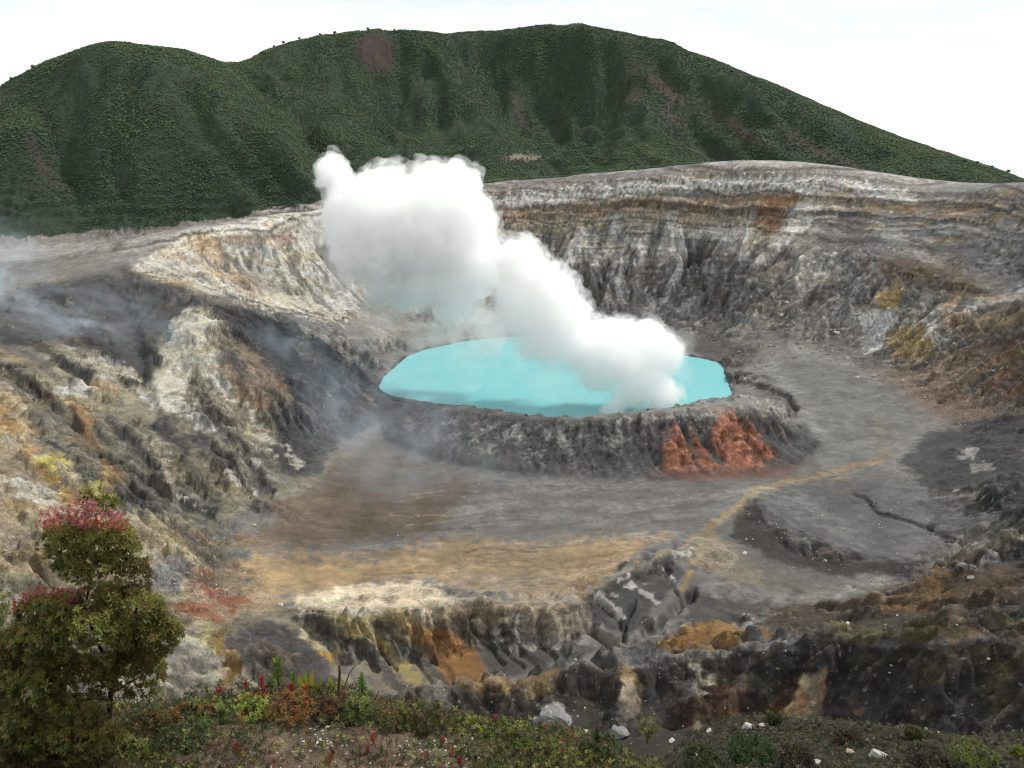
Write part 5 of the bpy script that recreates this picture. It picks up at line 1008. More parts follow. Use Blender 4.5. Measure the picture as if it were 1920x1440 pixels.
def scatter_rocks(name, label, idx, n_, smin, smax, mats, seed, spread=1.0, base=I1, wts=None, colors=None):
    rg = np.random.default_rng(seed); pk_ = rg.choice(idx, n_, p=wts); sz = smin * (smax / smin) ** (rg.uniform(size=n_) ** 2.6); sz = sz * VY[pk_] * 0.5 / FPX
    bv = [rock_mesh('x', seed + k, base, MW).copy() for k in range(4)]; bvs = []
    for b_ in bv:
        c_ = np.empty(len(b_.vertices) * 3, np.float32); b_.vertices.foreach_get('co', c_); bvs.append(c_.reshape(-1, 3))
    a_ = rg.uniform(0, 6.28, n_); nb = len(base[0]); out_ = np.empty((n_, nb, 3), np.float32)
    for i in range(n_):
        c_ = bvs[i % 4]; ca, sa_ = math.cos(a_[i]), math.sin(a_[i]); out_[i, :, 0] = (c_[:, 0] * ca - c_[:, 1] * sa_) * sz[i]; out_[i, :, 1] = (c_[:, 0] * sa_ + c_[:, 1] * ca) * sz[i]; out_[i, :, 2] = c_[:, 2] * sz[i]
    cell = VY[pk_] * 0.0009; out_ += np.stack([VX[pk_] + rg.normal(size=n_) * cell, VY[pk_], VZ[pk_]], 1)[:, None]
    F_ = (base[1][None] + np.arange(n_)[:, None, None] * nb).reshape(-1, 3); mi = np.repeat(rg.integers(0, len(mats), n_), len(base[1]))
    me = mesh_np(name, out_.reshape(-1, 3), F_, mats, midx=mi, smoothf=False); o = link(name, me); tag(o, label, 'rocks', kind='stuff')
bm0 = bmesh.new(); bmesh.ops.create_icosphere(bm0, subdivisions=1, radius=1.0); bm0.free()
def sel(poly, d=(0, 1500)):
    return np.where((VY > d[0]) & (VY < d[1]) & (PY > 300) & inpoly(PX, PY, poly))[0]
scatter_rocks('debris_rocks', 'reddish and white rock debris on the fan at the foot of the right wall', sel([(1480, 560), (1640, 600), (1850, 640), (1900, 760), (1820, 810), (1700, 740), (1560, 680), (1380, 660)], (700, 1150)), 1300, 2.0, 9, [MP, MG, MC, MW], 300)
scatter_rocks('floor_stones', 'small pale stones scattered over the flat crater floor', sel([(620, 860), (900, 895), (1500, 885), (1700, 800), (1700, 700), (1500, 680), (1500, 900), (1400, 930), (1100, 1120), (550, 1140), (500, 1000)], (430, 1000)), 420, 1.6, 5, [MW, MG, MG], 310)
scatter_rocks('slope_stones', 'pale stones scattered over the dark right slopes and the near ridge', sel([(1280, 1180), (1500, 1130), (1750, 1050), (1930, 980), (1930, 1400), (600, 1400), (600, 1300), (1000, 1250)], (200, 520)), 2400, 1.3, 9, [MW, MG, MG, MG, MD, MD], 320)
scatter_rocks('left_slope_stones', 'cream and white stones littering the pale left slope', sel([(0, 860), (200, 930), (420, 1010), (520, 1130), (400, 1160), (0, 1100)], (250, 640)), 1500, 2.0, 9, [MC, MC, MW, MG], 330)
scatter_rocks('cliff_talus', 'white talus blocks under the amphitheatre of pale cliffs', sel([(560, 580), (640, 590), (680, 620), (600, 618)], (900, 1300)), 260, 2.0, 8, [MC, MW], 340)
scatter_rocks('platform_stones', 'grey stones strewn over the grey platform and the hollow on the right', sel([(1380, 930), (1700, 890), (1930, 800), (1930, 1000), (1700, 1080), (1500, 1130), (1350, 1080)], (430, 760)), 900, 1.6, 7, [MG, MW, MD], 350)
scatter_rocks('scrub_stones', 'white stones lying in the low scrub at the lower right', sel([(1180, 1380), (1340, 1350), (1930, 1370), (1930, 1500), (1150, 1500)], (25, 80)), 420, 2, 13, [MW, MG, MC], 360)
log('rocks')

# ------------------------------------------------------------------ the lookout ledge
LP = []
def lp(px, py, D): q_ = atD(px, py, D); LP.append(q_)
for (px, py, D) in [(-100, 1310, 8.4), (0, 1320, 8.6), (100, 1325, 8.8), (200, 1330, 9), (300, 1332, 9.2), (400, 1318, 9.4), (500, 1300, 9.6), (600, 1295, 9.7), (680, 1312, 9.6), (760, 1330, 9.5), (850, 1345, 9.5), (950, 1362, 9.5), (1050, 1378, 9.4), (1130, 1396, 9.2), (1210, 1425, 9.0), (1300, 1480, 8.6), (1450, 1560, 8.2),
                    (-100, 1400, 7.2), (100, 1400, 7.4), (300, 1395, 7.6), (500, 1370, 8.0), (700, 1390, 8.0), (900, 1400, 8.1), (1100, 1430, 8.3), (0, 1480, 6.3), (300, 1470, 6.5), (600, 1450, 6.8), (900, 1470, 7.0), (1100, 1500, 7.2), (0, 1700, 4.4), (400, 1700, 4.4), (800, 1700, 4.6), (1200, 1720, 4.8)]: lp(px, py, D)
for q_ in [q for q in LP[:17]]:
    LP.append(q_ + np.array([0, 0.9, -1.3])); LP.append(q_ + np.array([0, 2.6, -4.5]))
for x in (-8, -4, 0, 4): LP.append(np.array([x, 1.0, 298.2])); LP.append(np.array([x, -2.0, 298.6]))
LP = np.array(LP); d = np.hypot(LP[:, None, 0] - LP[None, :, 0], LP[:, None, 1] - LP[None, :, 1]); n2 = len(LP)
A = np.zeros((n2 + 3, n2 + 3)); A[:n2, :n2] = -d - np.eye(n2) * 0.02; A[:n2, n2] = 1; A[:n2, n2 + 1:] = LP[:, :2]; A[n2:, :n2] = A[:n2, n2:].T; sol2 = np.linalg.solve(A, np.concatenate([LP[:, 2], [0, 0, 0]]))
def ledge_z(x, y):
    x = np.asarray(x, float); y = np.asarray(y, float); z = sol2[n2] + sol2[n2 + 1] * x + sol2[n2 + 2] * y
    for k in range(n2): z = z - sol2[k] * np.hypot(x - LP[k, 0], y - LP[k, 1])
    return z + fbm(x * 1.6, y * 1.6, 4, 401) * 0.07 + fbm(x * 9, y * 9, 3, 405) * 0.018
lx, ly = np.meshgrid(np.arange(-8.5, 5.5, 0.045), np.arange(-1.0, 12.3, 0.045)); lz = ledge_z(lx, ly); nyl, nxl = lx.shape
i_, j_ = np.meshgrid(np.arange(nxl - 1), np.arange(nyl - 1)); a0 = (j_ * nxl + i_).ravel()
lc = np.array((0.075, 0.05, 0.033))[None] * (1 + 0.4 * fbm(lx.ravel() * 2.2, ly.ravel() * 2.2, 4, 411)[:, None]) ; mk = smooth(0.0, 0.5, fbm(lx.ravel() * 0.9, ly.ravel() * 0.9, 3, 421))[:, None]
lc = lc * (1 - mk * 0.55) + np.array((0.055, 0.06, 0.03)) * mk * 0.55
me = mesh_np('lookout_ground', np.stack([lx.ravel(), ly.ravel(), lz.ravel()], 1), np.stack([a0, a0 + 1, a0 + nxl + 1, a0 + nxl], 1), [terrain_mat('dark_soil', 0.25, True)], np.clip(lc, 0.012, 0.3)); link('lookout_ground', me)['kind'] = 'structure'
def ledge_pt(px, py):
    d_ = ray(px, py); t = 3.5
    while t < 13:
        p_ = np.array([0, 0, CAMZ]) + d_ * t
        if p_[2] < ledge_z(p_[0], p_[1]): return p_
        t += 0.02
    return None
log('ledge')

# ------------------------------------------------------------------ plants: leaf whorls are the building block
def srgbmix(a, b_, t): return tuple(a[i] + (b_[i] - a[i]) * t for i in range(3))
LEAFM = leaf_mat('plant_leaves', (0, 0, 0), 0.18, 0.42, True, 'ground_colour', 0.45)
LG = (0.076, 0.106, 0.028); YG = (0.33, 0.335, 0.08); BZ = (0.17, 0.115, 0.04); PK = (0.43, 0.20, 0.185); RD = (0.27, 0.06, 0.03); LM = (0.14, 0.21, 0.035); GO = (0.30, 0.25, 0.035)
def leaf(p, dr, up, ln, wd, c, V_, F_, C_, fold=0.25, tipc=None):
    dr = dr / np.linalg.norm(dr); sd_ = np.cross(dr, up); sd_ /= np.linalg.norm(sd_) + 1e-9; nn_ = np.cross(sd_, dr); k0 = len(V_)
    V_ += [p, p + dr * ln * 0.55 + sd_ * wd * 0.5 + nn_ * wd * fold, p + dr * ln * 0.55, p + dr * ln * 0.55 - sd_ * wd * 0.5 + nn_ * wd * fold, p + dr * ln - nn_ * ln * 0.06]
    F_ += [(k0, k0 + 1, k0 + 2), (k0, k0 + 2, k0 + 3), (k0 + 2, k0 + 1, k0 + 4), (k0 + 3, k0 + 2, k0 + 4)]
    tc_ = tipc or c; C_ += [c, c, srgbmix(c, (1, 1, 1), 0.03), c, tc_]
def whorl(p, up, ln, wd, c, rg, V_, F_, C_, n_=8, openn=0.9, tipc=None):
    up = up / np.linalg.norm(up); a_ = np.cross(up, [0.3, 0.5, 0.8]); a_ /= np.linalg.norm(a_); b_ = np.cross(up, a_); ph = rg.uniform(0, 6.28)
    for k in range(n_):
        t_ = ph + k * 2.4; lift = 0.15 + 0.9 * k / n_; dr = (a_ * math.cos(t_) + b_ * math.sin(t_)) * openn * (1.1 - lift * 0.55) + up * lift + rg.normal(size=3) * 0.12
        f_ = rg.uniform(0.75, 1.2); cc = tuple(x * f_ for x in c); leaf(p - up * ln * 0.12 * (n_ - k) / n_, dr, up, ln * rg.uniform(0.75, 1.1), wd * rg.uniform(0.8, 1.1), cc, V_, F_, C_, tipc=tipc)
def build(name, V_, F_, C_, parent=None, mat=None):
    me = mesh_np(name, np.array(V_), np.array(F_), [mat or LEAFM], np.array(C_), smoothf=False); return link(name, me, parent)
# the big shrub at the lower left
DB = 7.0
def bp_(px, py, dd=0.0): return atD(px, py, DB + dd)
broot = bp_(212, 1345, 0.3); broot[2] = float(ledge_z(broot[0], broot[1])) - 0.03
S = empty('flowering_shrub', broot, 'tall bushy shrub with pink red new leaves on its top, at the lower left', 'shrub')
WOOD = new_mat('dark_bark')[0]; WOOD.node_tree.nodes['Principled BSDF'].inputs['Base Color'].default_value = (0.045, 0.032, 0.024, 1)
DRY = new_mat('dry_wood')[0]; DRY.node_tree.nodes['Principled BSDF'].inputs['Base Color'].default_value = (0.19, 0.16, 0.13, 1)
lobes = [  # centre x, y, depth offset, radius x, radius y, radius depth, pink share, dry share
    (165, 1035, 0.0, 84, 48, 0.30, 0.0), (120, 1015, -0.05, 46, 30, 0.2, 0.0), (215, 1020, 0.0, 48, 40, 0.22, 0), (160, 1062, 0.05, 60, 30, 0.2, 0), (252, 1085, 0.05, 34, 36, 0.16, 0), (186, 1128, 0.0, 48, 34, 0.22, 0), (85, 1155, -0.1, 58, 42, 0.25, 0), (240, 1150, 0.0, 70, 52, 0.3, 0),
    (150, 1200, -0.1, 110, 62, 0.4, 0), (275, 1195, 0.0, 58, 42, 0.25, 0), (60, 1220, -0.15, 66, 56, 0.3, 0), (50, 1300, -0.2, 70, 52, 0.3, 0), (140, 1275, 0.05, 86, 46, 0.3, 0), (255, 1262, 0.1, 58, 48, 0.22, 0), (300, 1190, 0.0, 40, 36, 0.16, 0), (250, 1225, 0.1, 40, 30, 0.2, 0), (110, 1345, -0.1, 92, 40, 0.3, 0), (0, 1250, -0.1, 50, 60, 0.25, 0), (95, 1400, -0.2, 110, 44, 0.3, 0), (20, 1370, -0.2, 60, 50, 0.3, 0), (195, 1385, 0.0, 44, 26, 0.2, 0), (195, 945, 0, 26, 14, 0.1, 0), (160, 935, 0, 14, 16, 0.08, 0), (325, 1185, 0, 18, 16, 0.1, 0)]
rg = np.random.default_rng(77)
V_, F_, C_ = [], [], []; TV, TF, TO = [], [], 0
px2m = DB * 1.05 / FPX
pinks = [(108, 968, 32, 14), (150, 962, 24, 18), (195, 975, 42, 16), (155, 985, 44, 12), (85, 985, 18, 8), (220, 985, 20, 10), (165, 948, 10, 14), (60, 1128, 22, 12), (100, 1118, 42, 14), (140, 1120, 24, 12), (38, 1135, 14, 10), (50, 1210, 14, 9), (298, 1228, 6, 6), (148, 938, 6, 10), (178, 950, 8, 8)]
wh = []
for (cx_, cy_, dz_, rx_, ry_, rd_, pk_) in lobes:
    nw_ = int(rx_ * ry_ * (0.07 if cy_ < 1140 else 0.1))
    for k in range(nw_):
        d_ = rg.normal(size=3); d_ /= np.linalg.norm(d_); rr_ = rg.uniform(0.45, 1.0) ** 0.5 * (1.0 if rg.uniform() < 0.8 else rg.uniform(1.0, 1.3))
        if d_[2] < -0.25 and rg.uniform() < 0.5: d_[2] *= -1
        wh.append((cx_ + d_[0] * rx_ * rr_, cy_ - d_[2] * ry_ * rr_, dz_ + d_[1] * rd_ * rr_, d_, rr_))
def in_lobes(x, y): return any(((x - l[0]) / l[3]) ** 2 + ((y - l[1]) / l[4]) ** 2 < 0.8 for l in lobes)
parts = []
for (x_, y_, dz_, d_, rr_) in wh:
    p_ = bp_(x_, y_, dz_) - S_loc if False else bp_(x_, y_, dz_) - broot
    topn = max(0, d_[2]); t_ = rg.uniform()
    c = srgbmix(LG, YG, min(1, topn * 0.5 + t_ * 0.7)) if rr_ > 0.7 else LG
    if y_ > 1100 and t_ > 0.74: c = srgbmix(c, BZ, 0.6)
    if x_ > 230 and y_ < 1110 and y_ > 1050: c = srgbmix(c, (0.09, 0.06, 0.02), 0.6)
    parts.append((p_, d_ + np.array([0, -0.25, 0.75]), rg.uniform(0.042, 0.066), c, -dz_ + d_[1] * -0.3 + d_[2] * 0.2))
order = sorted(range(len(parts)), key=lambda i: -parts[i][4]); front = set(order[:240])
whm = []
for v in range(8):                                   # eight leaf whorls shared by the pickable ones
    a1, a2, a3 = [], [], []; c0 = [srgbmix(LG, YG, 0.25), srgbmix(LG, YG, 0.6), srgbmix(LG, YG, 0.9), srgbmix(YG, BZ, 0.5), srgbmix(LG, YG, 0.45), LG, BZ, YG][v]
    whorl(np.zeros(3), np.array([0, 0, 1.0]), 1.0, 0.36, c0, rg, a1, a2, a3, 9); whm.append((mesh_np('leaf_whorl', np.array(a1), np.array(a2), [LEAFM], np.array(a3), smoothf=False), np.array(c0)))
for i, (p_, up_, ln_, c, _) in enumerate(parts):
    if i in front:
        j = min(range(8), key=lambda q_: np.abs(whm[q_][1] - np.array(c)).sum() + rg.uniform() * 0.04); o = link('leaf_whorl', whm[j][0], S); o.location = p_; o.scale = (ln_,) * 3
        o.rotation_euler = (Vector(up_).to_track_quat('Z', 'Y') @ mathutils.Quaternion((0, 0, 1), rg.uniform(0, 6.28))).to_euler()
    else: whorl(p_, up_, ln_, ln_ * 0.36, c, rg, V_, F_, C_, 9)
fo_ = build('foliage', V_, F_, C_, S); fo_['kind'] = 'stuff'
V_, F_, C_ = [], [], []
for (cx_, cy_, rx_, ry_) in pinks:
    for k in range(max(3, int(rx_ * ry_ * 0.085))):
        x_, y_ = cx_ + rg.uniform(-1, 1) * rx_, cy_ + rg.uniform(-1, 1) * ry_; p_ = bp_(x_, y_, rg.uniform(-0.25, 0.05)) - broot
        c = srgbmix(PK, (0.42, 0.12, 0.045), rg.uniform(0, 1) * (0.4 if y_ < 975 else 1)); whorl(p_, np.array([rg.normal() * 0.3, -0.3, 1]), rg.uniform(0.032, 0.05), 0.016, c, rg, V_, F_, C_, 7, 0.7)
build('pink_new_leaves', V_, F_, C_, S)['kind'] = 'stuff'
br = [[(205, 1345, .3), (208, 1300, .25), (214, 1262, .2), (220, 1225, .15)], [(214, 1262, .2), (180, 1200, .1), (160, 1140, .05), (170, 1080, 0), (190, 1040, 0), (205, 1010, 0)], [(220, 1225, .15), (250, 1170, .05), (262, 1110, .05)], [(222, 1235, .15), (262, 1200, .05), (300, 1180, 0)], [(205, 1290, .25), (150, 1250, .1), (90, 1200, -.05), (70, 1150, -.1)],
      [(190, 1040, 0), (232, 1040, 0), (250, 1015, 0)], [(175, 1075, 0), (130, 1050, 0), (85, 1045, 0)], [(210, 1300, .25), (250, 1275, .12), (285, 1255, .1)], [(200, 1310, .25), (120, 1310, .1), (60, 1290, 0)], [(206, 1280, .25), (232, 1220, .1), (240, 1160, .05)]]
for i, b0 in enumerate(br):
    pth = [bp_(*q_) - broot for q_ in b0]; r0 = 0.032 if i == 0 else 0.017 if i in (1, 2) else 0.011
    tv, tf = tube(pth, [r0 * (1 - 0.55 * k / (len(pth) - 1)) for k in range(len(pth))]); link('trunk' if i == 0 else 'branch', mesh_np('branch', tv, tf, [WOOD]), S)
tw_v, tw_f, off = [], [], 0
for i in rg.choice(len(parts), 420, replace=False):
    p_ = parts[i][0]; q_ = p_ - parts[i][1] * rg.uniform(0.06, 0.14) + rg.normal(size=3) * 0.02; tv, tf = tube([q_, (p_ + q_) / 2 + rg.normal(size=3) * 0.006, p_], [0.004, 0.003, 0.002], 3); tw_v.append(tv); tw_f.append(tf + off); off += len(tv)
link('twigs', mesh_np('twigs', np.concatenate(tw_v), np.concatenate(tw_f), [WOOD]), S)['kind'] = 'stuff'
def small_shrub(name, px, py, hpx, wpx, D, label, cat='shrub', cols=(LG, YG), n_=70, ln=None, group=None, ground=None, tips=None):
    base = ground if ground is not None else atD(px, py, D); k_ = D * 1.05 / FPX; H_, W_ = hpx * k_, wpx * k_ / 2; o = empty(name, base, label, cat, group); V_, F_, C_ = [], [], []; ln = ln or H_ * 0.14
    for k in range(n_):
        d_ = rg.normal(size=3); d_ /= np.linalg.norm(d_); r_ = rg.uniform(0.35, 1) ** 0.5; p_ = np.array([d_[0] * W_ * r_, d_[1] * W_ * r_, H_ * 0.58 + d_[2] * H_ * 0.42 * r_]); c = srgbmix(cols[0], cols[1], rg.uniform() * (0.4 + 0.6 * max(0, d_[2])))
        if tips and d_[2] > 0.2 and rg.uniform() < 0.22: c = tips
        whorl(p_, d_ + np.array([0, 0, 0.8]), ln * rg.uniform(0.8, 1.2), ln * 0.38, c, rg, V_, F_, C_, 7)
    f_ = build('foliage', V_, F_, C_, o); f_['kind'] = 'stuff'
    for k in range(3):
        tv, tf = tube([(0, 0, -0.02), ((k - 1) * W_ * 0.25, 0, H_ * 0.35), ((k - 1) * W_ * 0.5, 0, H_ * 0.75)], [H_ * 0.022, H_ * 0.016, H_ * 0.008], 5); link('stem', mesh_np('stem', tv, tf, [WOOD]), o)
    return o
# shrubs at the frame's left edge
small_shrub('edge_shrub', -12, 1200, 130, 90, 7.4, 'leafy green shrub cut off by the left edge beside the tall pink topped shrub', cols=(LG, YG), n_=110, ln=0.05)
small_shrub('edge_shrub', -6, 1330, 150, 100, 7.2, 'bronze tinged shrub at the left edge below the leafy green one', cols=((0.05, 0.045, 0.018), BZ), n_=120, ln=0.05)
small_shrub('lone_shrub', 1214, 1392, 62, 40, 10.5, 'lone small green shrub standing at the ledge edge in front of the dark ridge', cols=(LG, YG), n_=60, ln=0.05)
def hill_shrub(px, py, hpx, wpx, label, cols, n_=160):
    p_, nm = cast(px, py)
    if p_ is None: return
    small_shrub('scrub_bush', px, py, hpx, wpx, p_[1], label, cols=cols, n_=n_, ln=0.28, ground=p_)
for o in list(C.objects):
    if o.name.startswith('lookout'): o.hide_viewport = True
bpy.context.view_layer.update()
for a in [(1408, 1432, 58, 100, 'round dark green bush among the scrub at the lower right', ((0.03, 0.05, 0.012), (0.07, 0.1, 0.02))), (1490, 1440, 50, 80, 'brownish bush right of the round dark green bush', ((0.035, 0.03, 0.018), (0.07, 0.05, 0.025))), (1712, 1386, 28, 34, 'small orange tipped green bush on the scrub crest', ((0.05, 0.06, 0.015), (0.16, 0.11, 0.03))),
          (1820, 1440, 48, 110, 'bright yellow green bush at the lower right', ((0.06, 0.085, 0.015), (0.16, 0.2, 0.03))), (1910, 1422, 20, 30, 'yellow green tuft at the right edge of the photo', ((0.07, 0.1, 0.015), (0.18, 0.22, 0.03))), (1590, 1396, 24, 60, 'low olive bush on the crest below the orange patch', ((0.035, 0.035, 0.018), (0.07, 0.06, 0.025))),
          (1450, 1356, 20, 34, 'tiny green bush beside the white boulders', ((0.03, 0.045, 0.012), (0.06, 0.08, 0.02))), (1740, 1440, 40, 90, 'dull brown bush left of the bright yellow green bush', ((0.04, 0.032, 0.018), (0.07, 0.055, 0.03))), (1320, 1440, 36, 90, 'olive bush at the bottom edge right of the ledge', ((0.035, 0.04, 0.015), (0.08, 0.08, 0.025)))]: hill_shrub(*a)
# low scrub carpet on that spur: small clumps, one mass
ii = np.where((VY > 25) & (VY < 82) & (PX > 1050) & (PX < 2000) & (PY > 1340) & (PY < 1520))[0]; V_, F_, C_ = [], [], []
for i in rg.choice(ii, 5200):
    s_ = rg.uniform(0.14, 0.42); c = [(0.04, 0.042, 0.018), (0.06, 0.045, 0.022), (0.03, 0.035, 0.015), (0.075, 0.065, 0.03), (0.1, 0.095, 0.06)][rg.integers(5)]
    whorl(np.array([VX[i] + rg.normal() * 0.1, VY[i] + rg.normal() * 0.2, VZ[i]]), np.array([rg.normal() * 0.4, rg.normal() * 0.4, 1]), s_, s_ * 0.45, c, rg, V_, F_, C_, 7, 1.2)
tag(build('scrub_carpet', V_, F_, C_), 'dense low olive and brown scrub on the spur at the lower right', 'scrub', kind='stuff')
# --- plants on the ledge
HB = None
def sprig(name, px, py, hpx, label, c, cat='plant', nl=34, lw=0.42, ll=0.30, group=None, tipc=None, spread=0.8, lean=0.0):
    g_ = ledge_pt(px, py)
    if g_ is None: return None
    k_ = g_[1] * 1.05 / FPX; H_ = hpx * k_; o = empty(name, g_, label, cat, group); tv, tf = tube([(0, 0, -0.02), (lean * H_ * 0.4, 0, H_ * 0.5), (lean * H_, 0, H_)], [H_ * 0.03, H_ * 0.025, H_ * 0.012], 5)
    link('stem', mesh_np('stem', tv, tf, [WOOD]), o); V_, F_, C_ = [], [], []; L_ = max(H_ * ll * 1.35, 0.04)
    for k in range(nl):
        t_ = 0.2 + 0.8 * k / nl; a_ = k * 2.4; dr = np.array([math.cos(a_) * spread, math.sin(a_) * spread, 0.35 + 0.9 * t_]) + rg.normal(size=3) * 0.12; f_ = rg.uniform(0.75, 1.2); c_ = tipc if (tipc and t_ > 0.72) else c
        leaf(np.array([lean * H_ * t_, 0, H_ * t_]), dr, np.array([0, 0, 1.0]), L_ * rg.uniform(0.7, 1.1) * (1.15 - 0.5 * t_), L_ * lw, tuple(x * f_ for x in c_), V_, F_, C_)
    build('leaves', V_, F_, C_, o)['kind'] = 'stuff'; return o
def bigleaf(px, py, hpx, label, cols, n_=5, wide=0.34, group=None):
    g_ = ledge_pt(px, py)
    if g_ is None: return
    H_ = hpx * g_[1] * 1.05 / FPX; o = empty('broad_leaf_plant', g_, label, 'plant', group)
    for k in range(n_):
        V_, F_, C_ = [], [], []; a_ = rg.uniform(0, 6.28); t_ = rg.uniform(0.1, 0.5); dr = np.array([math.cos(a_) * t_, math.sin(a_) * t_ - 0.12, 1.0]); dr /= np.linalg.norm(dr); nrm = np.array([rg.normal() * 0.4, -1.0, 0.3]); sd_ = np.cross(dr, nrm); sd_ /= np.linalg.norm(sd_); nn_ = np.cross(sd_, dr)
        c = cols[k % len(cols)]; prof = [0.03, 0.55, 0.95, 1.0, 0.8, 0.45, 0.06]; m_ = len(prof); ln_ = H_ * rg.uniform(0.7, 1.0)
        for q_, wq in enumerate(prof):
            s_ = q_ / (m_ - 1); cp = dr * ln_ * s_ + nn_ * (-0.25 * ln_ * s_ * s_); w_ = wq * H_ * wide * 0.5
            V_ += [cp - sd_ * w_ + nn_ * w_ * 0.3, cp, cp + sd_ * w_ + nn_ * w_ * 0.3]; f_ = 0.9 + 0.2 * s_; C_ += [tuple(x * f_ * 0.9 for x in c), tuple(x * f_ * 1.15 for x in c), tuple(x * f_ for x in c)]
        for q_ in range(m_ - 1):
            b0 = q_ * 3; F_ += [(b0, b0 + 1, b0 + 4, b0 + 3), (b0 + 1, b0 + 2, b0 + 5, b0 + 4)]
        build('leaf', V_, F_, C_, o)
SPR = [(524, 1300, 76, 'tall bright green spiky sprig rising highest above the ledge plants', LM), (552, 1298, 46, 'shorter bright green spiky sprig right of the tallest one', LM), (622, 1312, 48, 'yellow green sprig left of the dead brown stalk', YG), (680, 1318, 62, 'bushy light green sprig right of the dead brown stalk', LM), (690, 1330, 40, 'light green sprig low on the right side of the bushy one', LM),
       (762, 1370, 44, 'bright green leafy sprig leaning on the slope left of the dry twig', LM), (716, 1418, 30, 'small bright green rosette plant on bare soil near the bottom', LM), (755, 1345, 34, 'pale green sprig behind the bright leafy one', YG), (350, 1400, 40, 'green sprig at the foot of the ledge vegetation right of the big shrub', YG), (1118, 1400, 44, 'dark green sprig beside the grey outcrop', (0.05, 0.09, 0.03)),
       (640, 1395, 26, 'little green sprig in the white litter', LM), (1010, 1405, 36, 'green sprig in the carpet left of the lone shrub', (0.06, 0.1, 0.03)), (415, 1350, 40, 'yellow tipped sprig at the left of the ledge plants', YG)]
for a in SPR: sprig('green_sprig', a[0], a[1], a[2], a[3], a[4], nl=46, ll=0.24, lw=0.34)
REDS = [(494, 1315, 60, 'tall bright red leaf spike near the middle of the ledge plants', RD, 0.2), (463, 1305, 34, 'red tipped plant left of the tall red spike', RD, 0.4), (414, 1318, 34, 'orange red plant at the left end of the ledge crest', RD, 0.4), (548, 1318, 44, 'orange leaved bushy plant under the green spikes', (0.30, 0.10, 0.025), 0.3), (575, 1322, 46, 'rusty orange plant with red tips in the middle of the ledge', (0.28, 0.09, 0.025), 0.3),
        (570, 1302, 30, 'small red plant below the yellow broad leaves', RD, 0.4), (645, 1325, 36, 'orange brown plant at the base of the dead stalk', (0.26, 0.11, 0.03), 0.3), (455, 1352, 28, 'dark red rosette standing on moss', (0.30, 0.04, 0.025), 0.5), (596, 1342, 22, 'small dark red rosette above the bare soil', (0.30, 0.05, 0.025), 0.5), (445, 1420, 34, 'red plant with white flecks at the bottom left of the ledge', (0.34, 0.04, 0.025), 0.4),
        (770, 1350, 26, 'bright red rosette at the right of the ledge plants', RD, 0.5), (700, 1395, 26, 'orange red rosette on the bare slope', (0.34, 0.07, 0.025), 0.5), (690, 1412, 18, 'tiny red sprout beside the green rosette plant', RD, 0.5), (835, 1330, 24, 'small orange plant near the right end of the leafy crest', (0.3, 0.1, 0.03), 0.5), (928, 1360, 24, 'bright red sprout above the white block', RD, 0.5),
        (830, 1400, 24, 'red sprout among the white stones', RD, 0.4), (848, 1420, 30, 'tall thin red sprout among the white stones', (0.36, 0.07, 0.03), 0.25), (862, 1438, 24, 'red sprout at the very bottom edge', RD, 0.4), (935, 1402, 18, 'scarlet sprout in the middle of the green carpet', RD, 0.5), (1044, 1370, 18, 'small red sprout by the white block', RD, 0.5), (330, 1360, 40, 'bronze orange plant right of the big shrub', (0.24, 0.10, 0.03), 0.4), (290, 1362, 34, 'bronze plant at the right foot of the big shrub', (0.2, 0.09, 0.03), 0.4),
        (380, 1300, 24, 'pinkish red sprout near the grey rocks', (0.36, 0.07, 0.05), 0.5)]
for a in REDS: sprig('red_leaved_plant', a[0], a[1], a[2], a[3], srgbmix(a[4], BZ, 0.25), nl=40, ll=0.3 if a[5] > 0.25 else 0.2, lw=0.36, tipc=a[4], spread=0.9 + a[5])
